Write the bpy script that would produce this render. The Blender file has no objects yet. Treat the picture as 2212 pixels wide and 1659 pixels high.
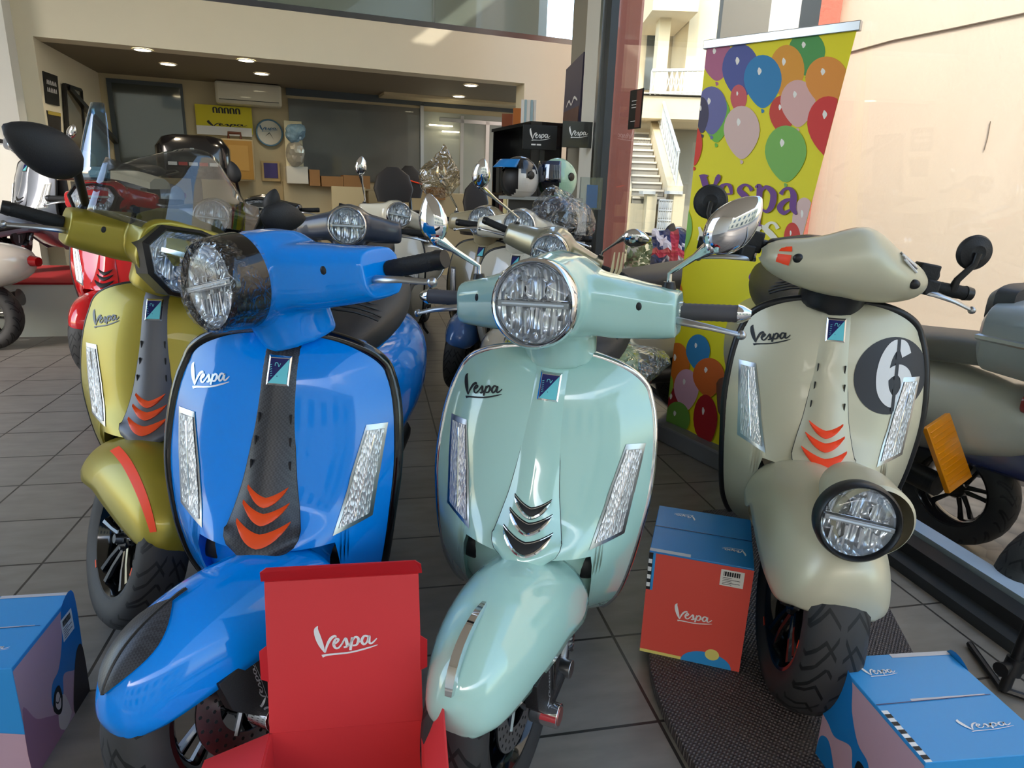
import bpy, bmesh, math, random
from mathutils import Vector, Matrix
from math import sin, cos, pi, radians as rad
random.seed(7)
S = bpy.context.scene; COL = S.collection

# ------------------------------------------------ camera, world, sun, exposure
CAM_H, CAM_F, PITCH, ROLL = 1.18, 1450.0, .28, .035
Fv = Vector((0, cos(PITCH), -sin(PITCH))); R0 = Vector((1, 0, 0)); U0 = R0.cross(Fv)
Rv = R0*cos(ROLL)+U0*sin(ROLL); Uv = U0*cos(ROLL)-R0*sin(ROLL)
CP = Vector((0, 0, CAM_H))
cd = bpy.data.cameras.new('camera'); co = bpy.data.objects.new('camera', cd); COL.objects.link(co)
cd.sensor_fit = 'HORIZONTAL'; cd.sensor_width = 36; cd.lens = 36*CAM_F/2212; cd.clip_start = .02; cd.clip_end = 300
co.matrix_world = Matrix.Translation(CP) @ Matrix((Rv, Uv, -Fv)).transposed().to_4x4()
S.camera = co
W = bpy.data.worlds.new('world'); S.world = W; W.use_nodes = True
nt = W.node_tree; bg = nt.nodes['Background']; sky = nt.nodes.new('ShaderNodeTexSky')
sky.sky_type = 'NISHITA'; sky.sun_disc = False; sky.sun_elevation = rad(38); sky.sun_rotation = rad(200); sky.air_density = 1.2; sky.dust_density = 2.0
nt.links.new(sky.outputs[0], bg.inputs[0]); bg.inputs[1].default_value = .58
SUND = Vector((.22, .78, -.62)).normalized()
sd = bpy.data.lights.new('sun', 'SUN'); sd.energy = 1.9; sd.angle = rad(.6); sd.color = (1, .93, .82)
so = bpy.data.objects.new('sun', sd); COL.objects.link(so); so.rotation_euler = SUND.to_track_quat('-Z', 'Y').to_euler()
VS = S.view_settings; VS.view_transform = 'Standard'; VS.look = 'None'; VS.gamma = 1; VS.use_curve_mapping = False; VS.exposure = .62

def ray(x, y): return Fv+Rv*((x-1106)/CAM_F)-Uv*((y-829.5)/CAM_F)
def flr(x, y, z=0): d = ray(x, y); return CP+d*((z-CAM_H)/d.z)
def aty(x, y, Y): d = ray(x, y); return CP+d*(Y/d.y)

# ------------------------------------------------ materials
def lin(c):
    c = c/255.0
    return c/12.92 if c <= .04045 else ((c+.055)/1.055)**2.4
def rgb(r, g, b): return (lin(r), lin(g), lin(b), 1)
MATS = {}
def mat(name, col=(128, 128, 128), rough=.5, metal=0, coat=0, emit=0, bump=0, bscale=40, vary=0, vscale=3, trans=0, ior=1.45, spec=.5, flakes=0, aniso=0):
    if name in MATS: return MATS[name]
    m = bpy.data.materials.new(name); m.use_nodes = True; n = m.node_tree.nodes; l = m.node_tree.links
    b = n['Principled BSDF']; c = rgb(*col)
    b.inputs['Base Color'].default_value = c; b.inputs['Roughness'].default_value = rough; b.inputs['Metallic'].default_value = metal
    b.inputs['Coat Weight'].default_value = coat; b.inputs['Coat Roughness'].default_value = .02
    b.inputs['Specular IOR Level'].default_value = spec; b.inputs['IOR'].default_value = ior
    if trans: b.inputs['Transmission Weight'].default_value = trans
    if emit: b.inputs['Emission Color'].default_value = c; b.inputs['Emission Strength'].default_value = emit
    if vary or bump or flakes:
        tc = n.new('ShaderNodeTexCoord')
    if vary:
        t = n.new('ShaderNodeTexNoise'); t.inputs['Scale'].default_value = vscale; t.inputs['Detail'].default_value = 5
        l.new(tc.outputs['Object'], t.inputs['Vector'])
        mx = n.new('ShaderNodeMix'); mx.data_type = 'RGBA'; l.new(t.outputs[0], mx.inputs[0])
        mx.inputs[6].default_value = tuple(v*(1-vary) for v in c[:3])+(1,); mx.inputs[7].default_value = tuple(min(1, v*(1+vary)) for v in c[:3])+(1,)
        l.new(mx.outputs[2], b.inputs['Base Color'])
    if bump:
        t = n.new('ShaderNodeTexNoise'); t.inputs['Scale'].default_value = bscale; t.inputs['Detail'].default_value = 4
        l.new(tc.outputs['Object'], t.inputs['Vector'])
        bp = n.new('ShaderNodeBump'); bp.inputs['Strength'].default_value = bump; bp.inputs['Distance'].default_value = .01
        l.new(t.outputs[0], bp.inputs['Height']); l.new(bp.outputs[0], b.inputs['Normal'])
    MATS[name] = m; return m
def nodes(m): return m.node_tree.nodes, m.node_tree.links, m.node_tree.nodes['Principled BSDF']
def math_n(n, l, op, a, b=None, c=None):
    x = n.new('ShaderNodeMath'); x.operation = op
    for i, v in enumerate((a, b, c)):
        if v is None: continue
        if isinstance(v, (int, float)): x.inputs[i].default_value = v
        else: l.new(v, x.inputs[i])
    return x.outputs[0]
def glass_mat(name, tint=(235, 245, 245), refl=.5, film=0, base=0.0):
    """thin pane: see-through plus a mirror reflection that grows at grazing angles"""
    if name in MATS: return MATS[name]
    m = bpy.data.materials.new(name); m.use_nodes = True; n = m.node_tree.nodes; l = m.node_tree.links
    n.remove(n['Principled BSDF']); o = n['Material Output']
    t = n.new('ShaderNodeBsdfTransparent'); t.inputs[0].default_value = rgb(*tint)
    g = n.new('ShaderNodeBsdfGlossy'); g.inputs['Roughness'].default_value = .02
    fr = n.new('ShaderNodeLayerWeight'); fr.inputs[0].default_value = .5
    f5 = math_n(n, l, 'MULTIPLY_ADD', math_n(n, l, 'POWER', fr.outputs['Facing'], 4.0), .9, .045)
    f = math_n(n, l, 'MULTIPLY_ADD', f5, refl, base)
    if film:
        tc = n.new('ShaderNodeTexCoord'); no = n.new('ShaderNodeTexNoise'); no.inputs['Scale'].default_value = film; no.inputs['Distortion'].default_value = 2.5
        l.new(tc.outputs['Object'], no.inputs['Vector']); bp = n.new('ShaderNodeBump'); bp.inputs['Strength'].default_value = 1; bp.inputs['Distance'].default_value = .03
        l.new(no.outputs[0], bp.inputs['Height']); l.new(bp.outputs[0], g.inputs['Normal']); l.new(bp.outputs[0], fr.inputs['Normal']); g.inputs['Roughness'].default_value = .08
    mx = n.new('ShaderNodeMixShader'); l.new(f, mx.inputs[0]); l.new(t.outputs[0], mx.inputs[1]); l.new(g.outputs[0], mx.inputs[2]); l.new(mx.outputs[0], o.inputs[0])
    MATS[name] = m; return m

chrome = mat('chrome', (225, 225, 228), .05, 1)
alu = mat('brushed_aluminium', (175, 177, 180), .28, 1)
steel = mat('satin_steel', (120, 122, 125), .35, 1)
blackp = mat('black_plastic', (22, 22, 24), .38)
blackm = mat('matt_black_plastic', (30, 30, 32), .55, bump=.15, bscale=300)
blackg = mat('gloss_black', (10, 10, 12), .12, coat=.5)
rubber = mat('rubber', (24, 24, 25), .7, bump=.2, bscale=200)
greyr = mat('grey_grip_rubber', (82, 80, 84), .6)
seatm = mat('seat_vinyl', (42, 41, 43), .5, bump=.12, bscale=500)
orange = mat('orange_trim', (235, 78, 25), .4)
orangef = mat('neon_orange_decal', (255, 70, 20), .5)
white = mat('white_print', (232, 232, 232), .5)
silverp = mat('silver_print', (200, 205, 210), .3, .6)
blackd = mat('black_print', (25, 26, 28), .5)
navyd = mat('navy_enamel', (20, 28, 92), .25)
aquad = mat('aqua_enamel', (110, 205, 215), .25)
clearl = glass_mat('clear_lens', (245, 248, 250), .8)
filmm = glass_mat('wrinkled_clear_film', (252, 252, 252), .5, film=22, base=.0)
bagm = glass_mat('crumpled_plastic_bag', (238, 240, 244), .9, film=12, base=.08)
amberl = mat('amber_lens', (250, 150, 10), .2)
redl = mat('red_lens', (150, 10, 18), .12, coat=.6)

def reflector(name, scale, col=(215, 218, 222), dens=.9):
    m = mat(name, col, .2, .7); n, l, b = nodes(m); tc = n.new('ShaderNodeTexCoord')
    v = n.new('ShaderNodeTexVoronoi'); v.inputs['Scale'].default_value = scale; mp = n.new('ShaderNodeMapping'); mp.inputs['Scale'].default_value = (1.7, 1, .3)
    l.new(tc.outputs['Object'], mp.inputs[0]); l.new(mp.outputs[0], v.inputs['Vector'])
    bp = n.new('ShaderNodeBump'); bp.inputs['Strength'].default_value = dens; bp.inputs['Distance'].default_value = .02
    l.new(v.outputs['Distance'], bp.inputs['Height']); l.new(bp.outputs[0], b.inputs['Normal']); return m
reflm = reflector('headlight_reflector', 55, (235, 238, 242), .7)
reflf = reflector('blinker_reflector', 190, (232, 234, 236), .35)
nodes(reflf)[2].inputs['Roughness'].default_value = .3

def carbon():
    m = mat('carbon_texture', (44, 45, 50), .35); n, l, b = nodes(m); tc = n.new('ShaderNodeTexCoord')
    c = n.new('ShaderNodeTexChecker'); c.inputs['Scale'].default_value = 260; l.new(tc.outputs['Object'], c.inputs['Vector'])
    c.inputs[1].default_value = rgb(38, 39, 44); c.inputs[2].default_value = rgb(58, 59, 64); l.new(c.outputs[0], b.inputs['Base Color']); return m
carbonm = carbon()

def tyre_mat():
    m = mat('tyre_rubber', (30, 30, 31), .62); n, l, b = nodes(m); tc = n.new('ShaderNodeTexCoord'); sp = n.new('ShaderNodeSeparateXYZ'); l.new(tc.outputs['Object'], sp.inputs[0])
    a = math_n(n, l, 'ARCTAN2', sp.outputs[2], sp.outputs[1]); ax = math_n(n, l, 'ABSOLUTE', sp.outputs[0])
    zig = math_n(n, l, 'PINGPONG', math_n(n, l, 'MULTIPLY', ax, 1.0), .028)
    k = math_n(n, l, 'MULTIPLY_ADD', a, 3.6, math_n(n, l, 'MULTIPLY', zig, 22))
    f = math_n(n, l, 'FRACT', k)
    g1 = math_n(n, l, 'LESS_THAN', f, .17)
    k2 = math_n(n, l, 'FRACT', math_n(n, l, 'MULTIPLY_ADD', a, 1.8, math_n(n, l, 'MULTIPLY', ax, -16)))
    g2 = math_n(n, l, 'LESS_THAN', k2, .10)
    g = math_n(n, l, 'MAXIMUM', g1, g2)
    rr = math_n(n, l, 'SQRT', math_n(n, l, 'ADD', math_n(n, l, 'POWER', sp.outputs[1], 2), math_n(n, l, 'POWER', sp.outputs[2], 2)))
    g = math_n(n, l, 'MULTIPLY', g, math_n(n, l, 'GREATER_THAN', rr, .203)); g = math_n(n, l, 'MULTIPLY', g, math_n(n, l, 'GREATER_THAN', ax, .006))
    h = math_n(n, l, 'SUBTRACT', 1, g)
    bp = n.new('ShaderNodeBump'); bp.inputs['Strength'].default_value = 1; bp.inputs['Distance'].default_value = .006; l.new(h, bp.inputs['Height']); l.new(bp.outputs[0], b.inputs['Normal'])
    mx = n.new('ShaderNodeMix'); mx.data_type = 'RGBA'; l.new(g, mx.inputs[0]); mx.inputs[6].default_value = rgb(50, 49, 49); mx.inputs[7].default_value = rgb(10, 10, 10); l.new(mx.outputs[2], b.inputs['Base Color'])
    return m
tyrem = tyre_mat()

def paint(name, col, rough=.1, metal=0, coat=.8):
    return mat(name, col, rough, metal, coat)

# ------------------------------------------------ mesh helpers
class MB:
    def __init__(s): s.v = []; s.f = []; s.mi = []; s.mats = []
    def m(s, mt):
        if mt not in s.mats: s.mats.append(mt)
        return s.mats.index(mt)
    def add(s, vs, fs, mt=None, M=None):
        o = len(s.v); s.v += [tuple(M @ Vector(v)) if M else tuple(v) for v in vs]
        s.f += [tuple(i+o for i in f) for f in fs]; s.mi += [s.m(mt)]*len(fs); return s
    def box(s, c, d, mt=None, M=None):
        x, y, z = c; a, b, e = d[0]/2, d[1]/2, d[2]/2
        vs = [(x+i*a, y+j*b, z+k*e) for i in (-1, 1) for j in (-1, 1) for k in (-1, 1)]
        return s.add(vs, [(0, 1, 3, 2), (4, 6, 7, 5), (0, 4, 5, 1), (2, 3, 7, 6), (0, 2, 6, 4), (1, 5, 7, 3)], mt, M)
    def tube(s, path, r, mt=None, seg=12, caps=True, M=None, flat=1.0):
        P = [Vector(p) for p in path]; n = len(P); R = r if isinstance(r, (list, tuple)) else [r]*n
        T = [(P[min(i+1, n-1)]-P[max(i-1, 0)]).normalized() for i in range(n)]
        u = T[0].orthogonal().normalized(); vs = []; fs = []
        for i in range(n):
            u = (u-T[i]*u.dot(T[i])).normalized(); w = T[i].cross(u)
            for k in range(seg):
                a = 2*pi*k/seg; vs.append(P[i]+(u*cos(a)+w*sin(a)*flat)*R[i])
        for i in range(n-1):
            for k in range(seg): fs.append((i*seg+k, i*seg+(k+1) % seg, (i+1)*seg+(k+1) % seg, (i+1)*seg+k))
        if caps: fs.append(tuple(range(seg))[::-1]); fs.append(tuple((n-1)*seg+k for k in range(seg)))
        return s.add(vs, fs, mt, M)
    def lathe(s, prof, c=(0, 0, 0), axis='Y', mt=None, seg=48, M=None, closed=False):
        """prof: (a, r) along axis from c"""
        vs = []; fs = []; n = len(prof); c = Vector(c)
        for a, r in prof:
            for k in range(seg):
                t = 2*pi*k/seg; p, q = r*cos(t), r*sin(t)
                vs.append(c+Vector({'X': (a, p, q), 'Y': (p, a, q), 'Z': (p, q, a)}[axis]))
        for i in range(n if closed else n-1):
            j = (i+1) % n
            for k in range(seg): fs.append((i*seg+k, i*seg+(k+1) % seg, j*seg+(k+1) % seg, j*seg+k))
        return s.add(vs, fs, mt, M)
    def loft(s, rings, mt=None, caps=True, M=None):
        n = len(rings[0]); vs = [p for r in rings for p in r]; fs = []
        for i in range(len(rings)-1):
            for k in range(n): fs.append((i*n+k, i*n+(k+1) % n, (i+1)*n+(k+1) % n, (i+1)*n+k))
        if caps: fs.append(tuple(range(n))[::-1]); fs.append(tuple((len(rings)-1)*n+k for k in range(n)))
        return s.add(vs, fs, mt, M)
    def grid(s, rows, mt=None, M=None):
        n = len(rows[0]); vs = [p for r in rows for p in r]
        fs = [(i*n+k, i*n+k+1, (i+1)*n+k+1, (i+1)*n+k) for i in range(len(rows)-1) for k in range(n-1)]
        return s.add(vs, fs, mt, M)
    def poly(s, pts, mt=None, M=None): return s.add(pts, [tuple(range(len(pts)))], mt, M)
    def prism(s, pts, off, mt=None, M=None):
        n = len(pts); o = Vector(off); vs = [Vector(p) for p in pts]+[Vector(p)+o for p in pts]
        return s.add(vs, [tuple(range(n)), tuple(range(n, 2*n))[::-1]]+[(i, (i+1) % n, (i+1) % n+n, i+n) for i in range(n)], mt, M)
    def ball(s, c, r, mt=None, seg=24, M=None):
        r = (r, r, r) if isinstance(r, (int, float)) else r; rings = []
        for i in range(seg//2+1):
            t = pi*i/(seg//2); t = min(max(t, .02), pi-.02)
            rings.append([(c[0]+r[0]*sin(t)*cos(2*pi*k/seg), c[1]+r[1]*sin(t)*sin(2*pi*k/seg), c[2]+r[2]*cos(t)) for k in range(seg)])
        return s.loft(rings, mt, True, M)
    def build(s, name, mt=None, parent=None, smooth=True, bevel=0, sub=0, solid=0, remesh=0, sm=6, fix=True, label=None, angle=40, loc=None):
        me = bpy.data.meshes.new(name); me.from_pydata(s.v, [], s.f)
        ms = [x if x else mt for x in s.mats]
        for x in ms: me.materials.append(x)
        me.polygons.foreach_set('material_index', s.mi)
        if fix:
            b = bmesh.new(); b.from_mesh(me); bmesh.ops.recalc_face_normals(b, faces=b.faces); b.to_mesh(me); b.free()
        if smooth: me.polygons.foreach_set('use_smooth', [True]*len(me.polygons))
        o = bpy.data.objects.new(name, me); COL.objects.link(o)
        if parent: o.parent = parent
        if loc: o.location = loc
        if label: o['label'] = label
        if solid: q = o.modifiers.new('thick', 'SOLIDIFY'); q.thickness = solid; q.offset = 0
        if bevel: q = o.modifiers.new('bevel', 'BEVEL'); q.width = bevel; q.segments = 2; q.limit_method = 'ANGLE'; q.angle_limit = rad(35)
        if sub: q = o.modifiers.new('subsurf', 'SUBSURF'); q.levels = sub; q.render_levels = sub
        if remesh:
            q = o.modifiers.new('remesh', 'REMESH'); q.mode = 'VOXEL'; q.voxel_size = remesh; q.use_smooth_shade = True
            q = o.modifiers.new('smooth', 'SMOOTH'); q.factor = .6; q.iterations = sm
        elif smooth and not sub:
            me.set_sharp_from_angle(angle=rad(angle))
        return o
def empty(name, loc=(0, 0, 0), rot=(0, 0, 0), label=None, cat=None, group=None, scale=1):
    o = bpy.data.objects.new(name, None); COL.objects.link(o); o.location = loc; o.rotation_euler = rot; o.scale = (scale,)*3
    o.empty_display_size = .1
    return tag(o, label, cat, group)
def tag(o, label=None, cat=None, group=None, kind=None):
    if label: o['label'] = label
    if cat: o['category'] = cat
    if group: o['group'] = group
    if kind: o['kind'] = kind
    return o
def struct(o): o['kind'] = 'structure'; return o
def interp(tab, t):
    if t <= tab[0][0]: return tab[0][1]
    for (a, p), (b, q) in zip(tab, tab[1:]):
        if t <= b:
            f = (t-a)/(b-a); return p+(q-p)*f
    return tab[-1][1]
def smooth_interp(tab, t):
    xs = [a for a, _ in tab]
    if t <= xs[0]: return tab[0][1]
    if t >= xs[-1]: return tab[-1][1]
    for i in range(len(tab)-1):
        if t <= xs[i+1]: break
    def sl(j):
        if j == 0 or j == len(tab)-1:
            a, b = (0, 1) if j == 0 else (-2, -1); return (tab[b][1]-tab[a][1])/(tab[b][0]-tab[a][0])
        return (tab[j+1][1]-tab[j-1][1])/(xs[j+1]-xs[j-1])
    h = xs[i+1]-xs[i]; u = (t-xs[i])/h; p0, p1 = tab[i][1], tab[i+1][1]; m0, m1 = sl(i)*h, sl(i+1)*h
    return (2*u**3-3*u*u+1)*p0+(u**3-2*u*u+u)*m0+(-2*u**3+3*u*u)*p1+(u**3-u*u)*m1
def ring_yz(x, cy, cz, ry, rz, e=2.5, n=24):
    out = []
    for k in range(n):
        t = 2*pi*k/n; c, s_ = cos(t), sin(t)
        out.append((x, cy+ry*abs(c)**(2/e)*(1 if c > 0 else -1), cz+rz*abs(s_)**(2/e)*(1 if s_ > 0 else -1)))
    return out
def ring_xz(y, cz, rx, rz, e=2.5, n=28, cx=0):
    return [(p[1], y, p[2]) for p in ring_yz(0, cx, cz, rx, rz, e, n)]
def ring_xy(z, cy, rx, ry, e=2.5, n=28, cx=0):
    return [(p[1], p[2], z) for p in ring_yz(0, cx, cy, rx, ry, e, n)]
def catmull(P, n=6):
    out = []; P = [tuple(p) for p in P]; Q = [P[0]]+P+[P[-1]]
    for i in range(1, len(Q)-2):
        for k in range(n):
            t = k/n; out.append(tuple(.5*(2*b+(c-a)*t+(2*a-5*b+4*c-d)*t*t+(3*b-a-3*c+d)*t**3) for a, b, c, d in zip(Q[i-1], Q[i], Q[i+1], Q[i+2])))
    out.append(P[-1]); return out
def ribbon(mb, pts, fn, mt=None, n=6, straight=False):
    """pts: (x, y, width) centre line; fn maps (x, y) to a point in space"""
    C = pts if straight else catmull(pts, n); L = []
    for i, (x, y, w) in enumerate(C):
        a = C[max(i-1, 0)]; b = C[min(i+1, len(C)-1)]; dx, dy = b[0]-a[0], b[1]-a[1]; d = math.hypot(dx, dy) or 1
        L.append([fn(x-dy/d*w/2, y+dx/d*w/2), fn(x+dy/d*w/2, y-dx/d*w/2)])
    mb.grid(L, mt)
SCRIPT = [
 [(.03, .98, .02), (-.02, .86, .1), (.02, .6, .14), (.1, .3, .12), (.18, .06, .05), (.21, 0, .03)],
 [(.21, 0, .03), (.27, .25, .06), (.38, .48, .08), (.5, .56, .07), (.53, .5, .03)],
 [(.42, .24, .04), (.55, .32, .05), (.6, .42, .06), (.52, .44, .06), (.46, .28, .07), (.5, .13, .06), (.6, .12, .05), (.74, .32, .04)],
 [(.7, .26, .04), (.8, .44, .05), (.83, .3, .08), (.84, .14, .07), (.74, .12, .05)], [(.84, .14, .05), (.92, .2, .04), (1.0, .42, .05)],
 [(1.0, .44, .07), (.96, .2, .07), (.93, -.02, .06)], [(.98, .3, .05), (1.08, .44, .06), (1.17, .36, .07), (1.12, .16, .06), (1.0, .14, .05)],
 [(1.14, .2, .04), (1.24, .28, .03)], [(1.46, .4, .06), (1.34, .44, .06), (1.26, .28, .07), (1.32, .13, .06), (1.42, .22, .05), (1.48, .42, .07), (1.48, .18, .06), (1.56, .15, .05), (1.7, .3, .03)],
 [(.12, -.12, .09), (.3, -.09, .06), (.9, -.1, .05), (1.4, -.02, .05), (1.72, .06, .02)]]
def vespa_script(mb, fn, mt, bold=1.0, slope=.12):
    for st in SCRIPT: ribbon(mb, [(x, y+slope*x, w*bold) for x, y, w in st], fn, mt, 4)
def plane_fn(o, ex, ey, s, off=None):
    o = Vector(o); ex = Vector(ex).normalized(); ey = Vector(ey).normalized()
    nn = ex.cross(ey).normalized()*(off or 0)
    return lambda x, y: o+ex*(x*s)+ey*(y*s)+nn
# ------------------------------------------------ scooter (front faces -Y, x to the viewer's right)
WT = [(.15, .13), (.18, .155), (.22, .185), (.28, .208), (.33, .218), (.40, .227), (.5, .236), (.6, .243), (.7, .238), (.76, .228), (.80, .215)]
YE = [(.18, .37), (.24, .32), (.30, .285), (.35, .262), (.45, .235), (.55, .228), (.65, .24), (.75, .262), (.88, .295)]
YC = [(.18, .33), (.25, .22), (.33, .135), (.40, .085), (.465, .058), (.55, .112), (.65, .148), (.75, .178), (.82, .203), (.86, .232), (.89, .275)]
CW = [(.462, .046), (.476, .064), (.50, .074), (.54, .066), (.6, .053), (.7, .041), (.8, .036), (.9, .037)]
def sW(z): return smooth_interp(WT, z)
def sY(x, z):
    u = min(1, abs(x)/sW(min(z, .8))); return smooth_interp(YC, z)+(smooth_interp(YE, z)-smooth_interp(YC, z))*u**2.1
def ztop(u): return .79+.092*(1-abs(u)**2.6)**.5
def sstep(a, b, t): t = min(max((t-a)/(b-a), 0), 1); return t*t*(3-2*t)
def zbot(u): return .478-.312*sstep(.58, .76, abs(u))+.05*sstep(.9, 1.0, abs(u))
def shield_pt(u, v):
    z = zbot(u)+v*(ztop(u)-zbot(u)); x = u*sW(min(z, .8)); return Vector((x, sY(x, z), z))
def on_shield(x, z, d=.002): return Vector((x, sY(x, z)-d, z))
def panel_y(x, z, c):
    k = 1-min(1, abs(x/c))**2; return sY(0, z)+.004-.011*k-.018*k*sstep(.72, .5, z)
FT = [(-.262, .312, .040, -.244, .303), (-.268, .348, .068, -.205, .308), (-.250, .398, .088, -.145, .318), (-.208, .440, .103, -.08, .328), (-.145, .468, .113, -.02, .335),
      (-.07, .482, .118, .035, .338), (.01, .484, .121, .085, .330), (.08, .474, .120, .13, .322), (.15, .452, .114, .175, .33)]
FG = [(-.335, .330, .075, -.30, .318), (-.345, .385, .104, -.26, .305), (-.335, .435, .116, -.20, .315), (-.295, .475, .122, -.13, .335), (-.22, .502, .124, -.05, .36),
      (-.13, .515, .124, .02, .38), (-.04, .515, .122, .06, .36), (.05, .505, .118, .10, .352), (.13, .48, .112, .15, .36)]
def fender_pt(F, t, s, d=0):
    q = [smooth_interp([(i, r[j]) for i, r in enumerate(F)], t) for j in range(5)]
    a = s*pi/2; w = 1-abs(cos(a))**.92; x = q[2]*(abs(sin(a))**.92)*(1 if s > 0 else -1)
    p = Vector((x-(.04 if F is FG else 0), q[0]+(q[3]-q[0])*w, q[1]+(q[4]-q[1])*w))
    return p+(p-Vector((0, 0, .25))).normalized()*d
RAKE = rad(25); AX = Vector((0, sin(RAKE), cos(RAKE))); PV = Vector((0, .30, .95))
def steer_m(a): return Matrix.Translation(PV) @ Matrix.Rotation(a, 4, AX) @ Matrix.Translation(-PV)
AXLE = Vector((-.01, -.045, .236))

def wheel(root, name, at, M, sticker=None, disc=True, rimc=None, spokes=5, lod=0):
    rimc = rimc or blackg; w = MB(); sg = 64 if lod == 0 else 32
    pr = [(-.048, .152), (-.058, .17), (-.061, .19), (-.057, .212), (-.042, .227), (-.02, .2345), (0, .236), (.02, .2345), (.042, .227), (.057, .212), (.061, .19), (.058, .17), (.048, .152)]
    w.lathe(pr, axis='X', mt=tyrem, seg=sg); t = w.build(name, parent=root); t.matrix_local = M @ Matrix.Translation(at)
    r = MB(); r.lathe([(-.05, .157), (-.05, .148), (-.035, .138), (0, .13), (.035, .138), (.05, .148), (.05, .157)], axis='X', mt=rimc, seg=sg)
    r.lathe([(-.035, .001), (-.035, .032), (-.02, .04), (.02, .04), (.035, .03), (.035, .001)], axis='X', mt=rimc, seg=24)
    for k in range(spokes):
        for dd in (-.16, .16):
            a = 2*pi*k/spokes; c1 = (-.02, .035*cos(a+dd*2), .035*sin(a+dd*2)); c2 = (-.035, .138*cos(a+dd), .138*sin(a+dd))
            r.tube([c1, ((c1[0]+c2[0])/2-.004, (c1[1]+c2[1])/2, (c1[2]+c2[2])/2), c2], [.011, .009, .012], rimc, 8)
    if sticker:
        for side in (-.0522, .0522):
            for a0 in (pi*1.02, pi*.35, pi*1.7):
                r.grid([[(side, rr*cos(a0+k*.035), rr*sin(a0+k*.035)) for k in range(-2, 3)] for rr in (.150, .158)], sticker)
    rr = r.build('rim', parent=t)
    h = MB(); h.lathe([(-.055, .001), (-.055, .012), (-.034, .016)], axis='X', mt=steel, seg=16)
    for k in range(5): a = 2*pi*k/5+.3; h.tube([(-.034, .025*cos(a), .025*sin(a)), (-.041, .025*cos(a), .025*sin(a))], .005, steel, 6)
    h.build('wheel_nut', parent=t)
    if disc and lod == 0:
        d = MB(); n = 72
        d.lathe([(.045, .062), (.045, .108), (.049, .108), (.049, .062)], axis='X', mt=alu, seg=n, closed=True)
        for k in range(24):
            a = 2*pi*k/24
            for rr2, o in ((.073, 0), (.087, .12), (.1, .0)): d.tube([(.0489, rr2*cos(a+o), rr2*sin(a+o)), (.0495, rr2*cos(a+o), rr2*sin(a+o))], .0035, blackd, 6)
        for k in range(5): a = 2*pi*k/5; d.tube([(.045, .03*cos(a), .03*sin(a)), (.047, .068*cos(a+.2), .068*sin(a+.2))], .006, steel, 6)
        d.build('brake_disc', parent=t)
    return t

def round_headlight(root, M, at, r, bezel, lod=0, film=False, deep=0, name='headlight', tilt=.08):
    """at = centre of the glass, local; looks to -Y"""
    Q = M @ Matrix.Translation(at) @ Matrix.Rotation(-tilt, 4, 'X')
    b = MB(); sg = 64 if lod == 0 else 32
    b.lathe([(.03+deep, r*1.02), (.012, r*1.05), (-.004, r*1.02), (-.008, r*.97), (-.004, r*.92), (.004, r*.90), (.02, r*.885)], mt=bezel, seg=sg, closed=False)
    h = b.build(name, parent=root); h.matrix_local = Q
    f = MB(); f.lathe([(.032, .001), (.031, r*.3), (.028, r*.6), (.02, r*.8), (.004, r*.895)], mt=reflm, seg=sg)
    for x in (-.55, -.2, .2, .55): f.box((x*r, .022, -.42*r), (.004, .03, .5*r*(1.25-abs(x))), chrome)
    for x in (-.5, 0, .5): f.lathe([(.045, r*.24), (.012, r*.27), (.045, r*.29)], (x*r, 0, .35*r*(1-.25*abs(x))), mt=chrome, seg=20)
    f.build('reflector', parent=h)
    f = MB(); f.box((0, .006, 0), (1.72*r, .02, .13*r), alu); f.box((0, -.005, .0), (1.5*r, .004, .045*r), mat('led_light_guide', (225, 232, 240), .2))
    f.box((0, .012, .1*r), (1.6*r, .012, .02*r), chrome); f.build('led_bar', parent=h, bevel=.001)
    l = MB(); l.lathe([(-.016, .001), (-.0155, r*.3), (-.012, r*.6), (-.005, r*.85), (.002, r*.92)], mt=clearl, seg=sg); l.build('lens', parent=h)
    if film:
        l = MB(); rows = []
        for i, (a, rr) in enumerate([(-.024, .01), (-.024, r*.5), (-.02, r*.85), (-.006, r*1.06), (.03, r*1.09), (.075, r*1.11), (.10, r*1.10)]):
            rows.append([(rr*cos(2*pi*k/72)*(1+.012*random.uniform(-1, 1)), a+random.uniform(-.003, .003)*(i > 1), rr*sin(2*pi*k/72)*(1+.012*random.uniform(-1, 1))) for k in range(73)])
        l.grid(rows, filmm); l.build('protective_film', parent=h, label='crinkled clear film wrapped over the lamp')
    return h

def hex_headlight(root, M, at, w, h_, frame):
    Q = M @ Matrix.Translation(at) @ Matrix.Rotation(-.2, 4, 'X')
    def hexa(s, y): return [(w*s*x, y, h_*s*z) for x, z in ((-1, .28), (-.72, .9), (0, 1.05), (.72, .9), (1, .28), (.8, -.55), (.38, -1), (-.38, -1), (-.8, -.55))]
    b = MB(); b.loft([hexa(1.16, .09), hexa(1.16, .0), hexa(1.05, -.012), hexa(1, -.002), hexa(.97, .012)], frame, caps=False); o = b.build('headlight', parent=root, angle=30); o.matrix_local = Q
    f = MB(); f.loft([hexa(.99, .004), hexa(.8, .035), hexa(.3, .05), hexa(.02, .05)], reflm, caps=False)
    f.box((0, .008, .02), (w*1.5, .012, .012), chrome)
    for x in (-.45, 0, .45): f.lathe([(.04, .03), (.0, .033), (.04, .036)], (x*w, 0, -.25*h_), mt=chrome, seg=20)
    f.build('reflector', parent=o)
    l = MB(); l.loft([hexa(1.0, -.002), hexa(.7, -.014), hexa(.02, -.02)], clearl, caps=False); l.build('lens', parent=o)
    return o

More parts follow.
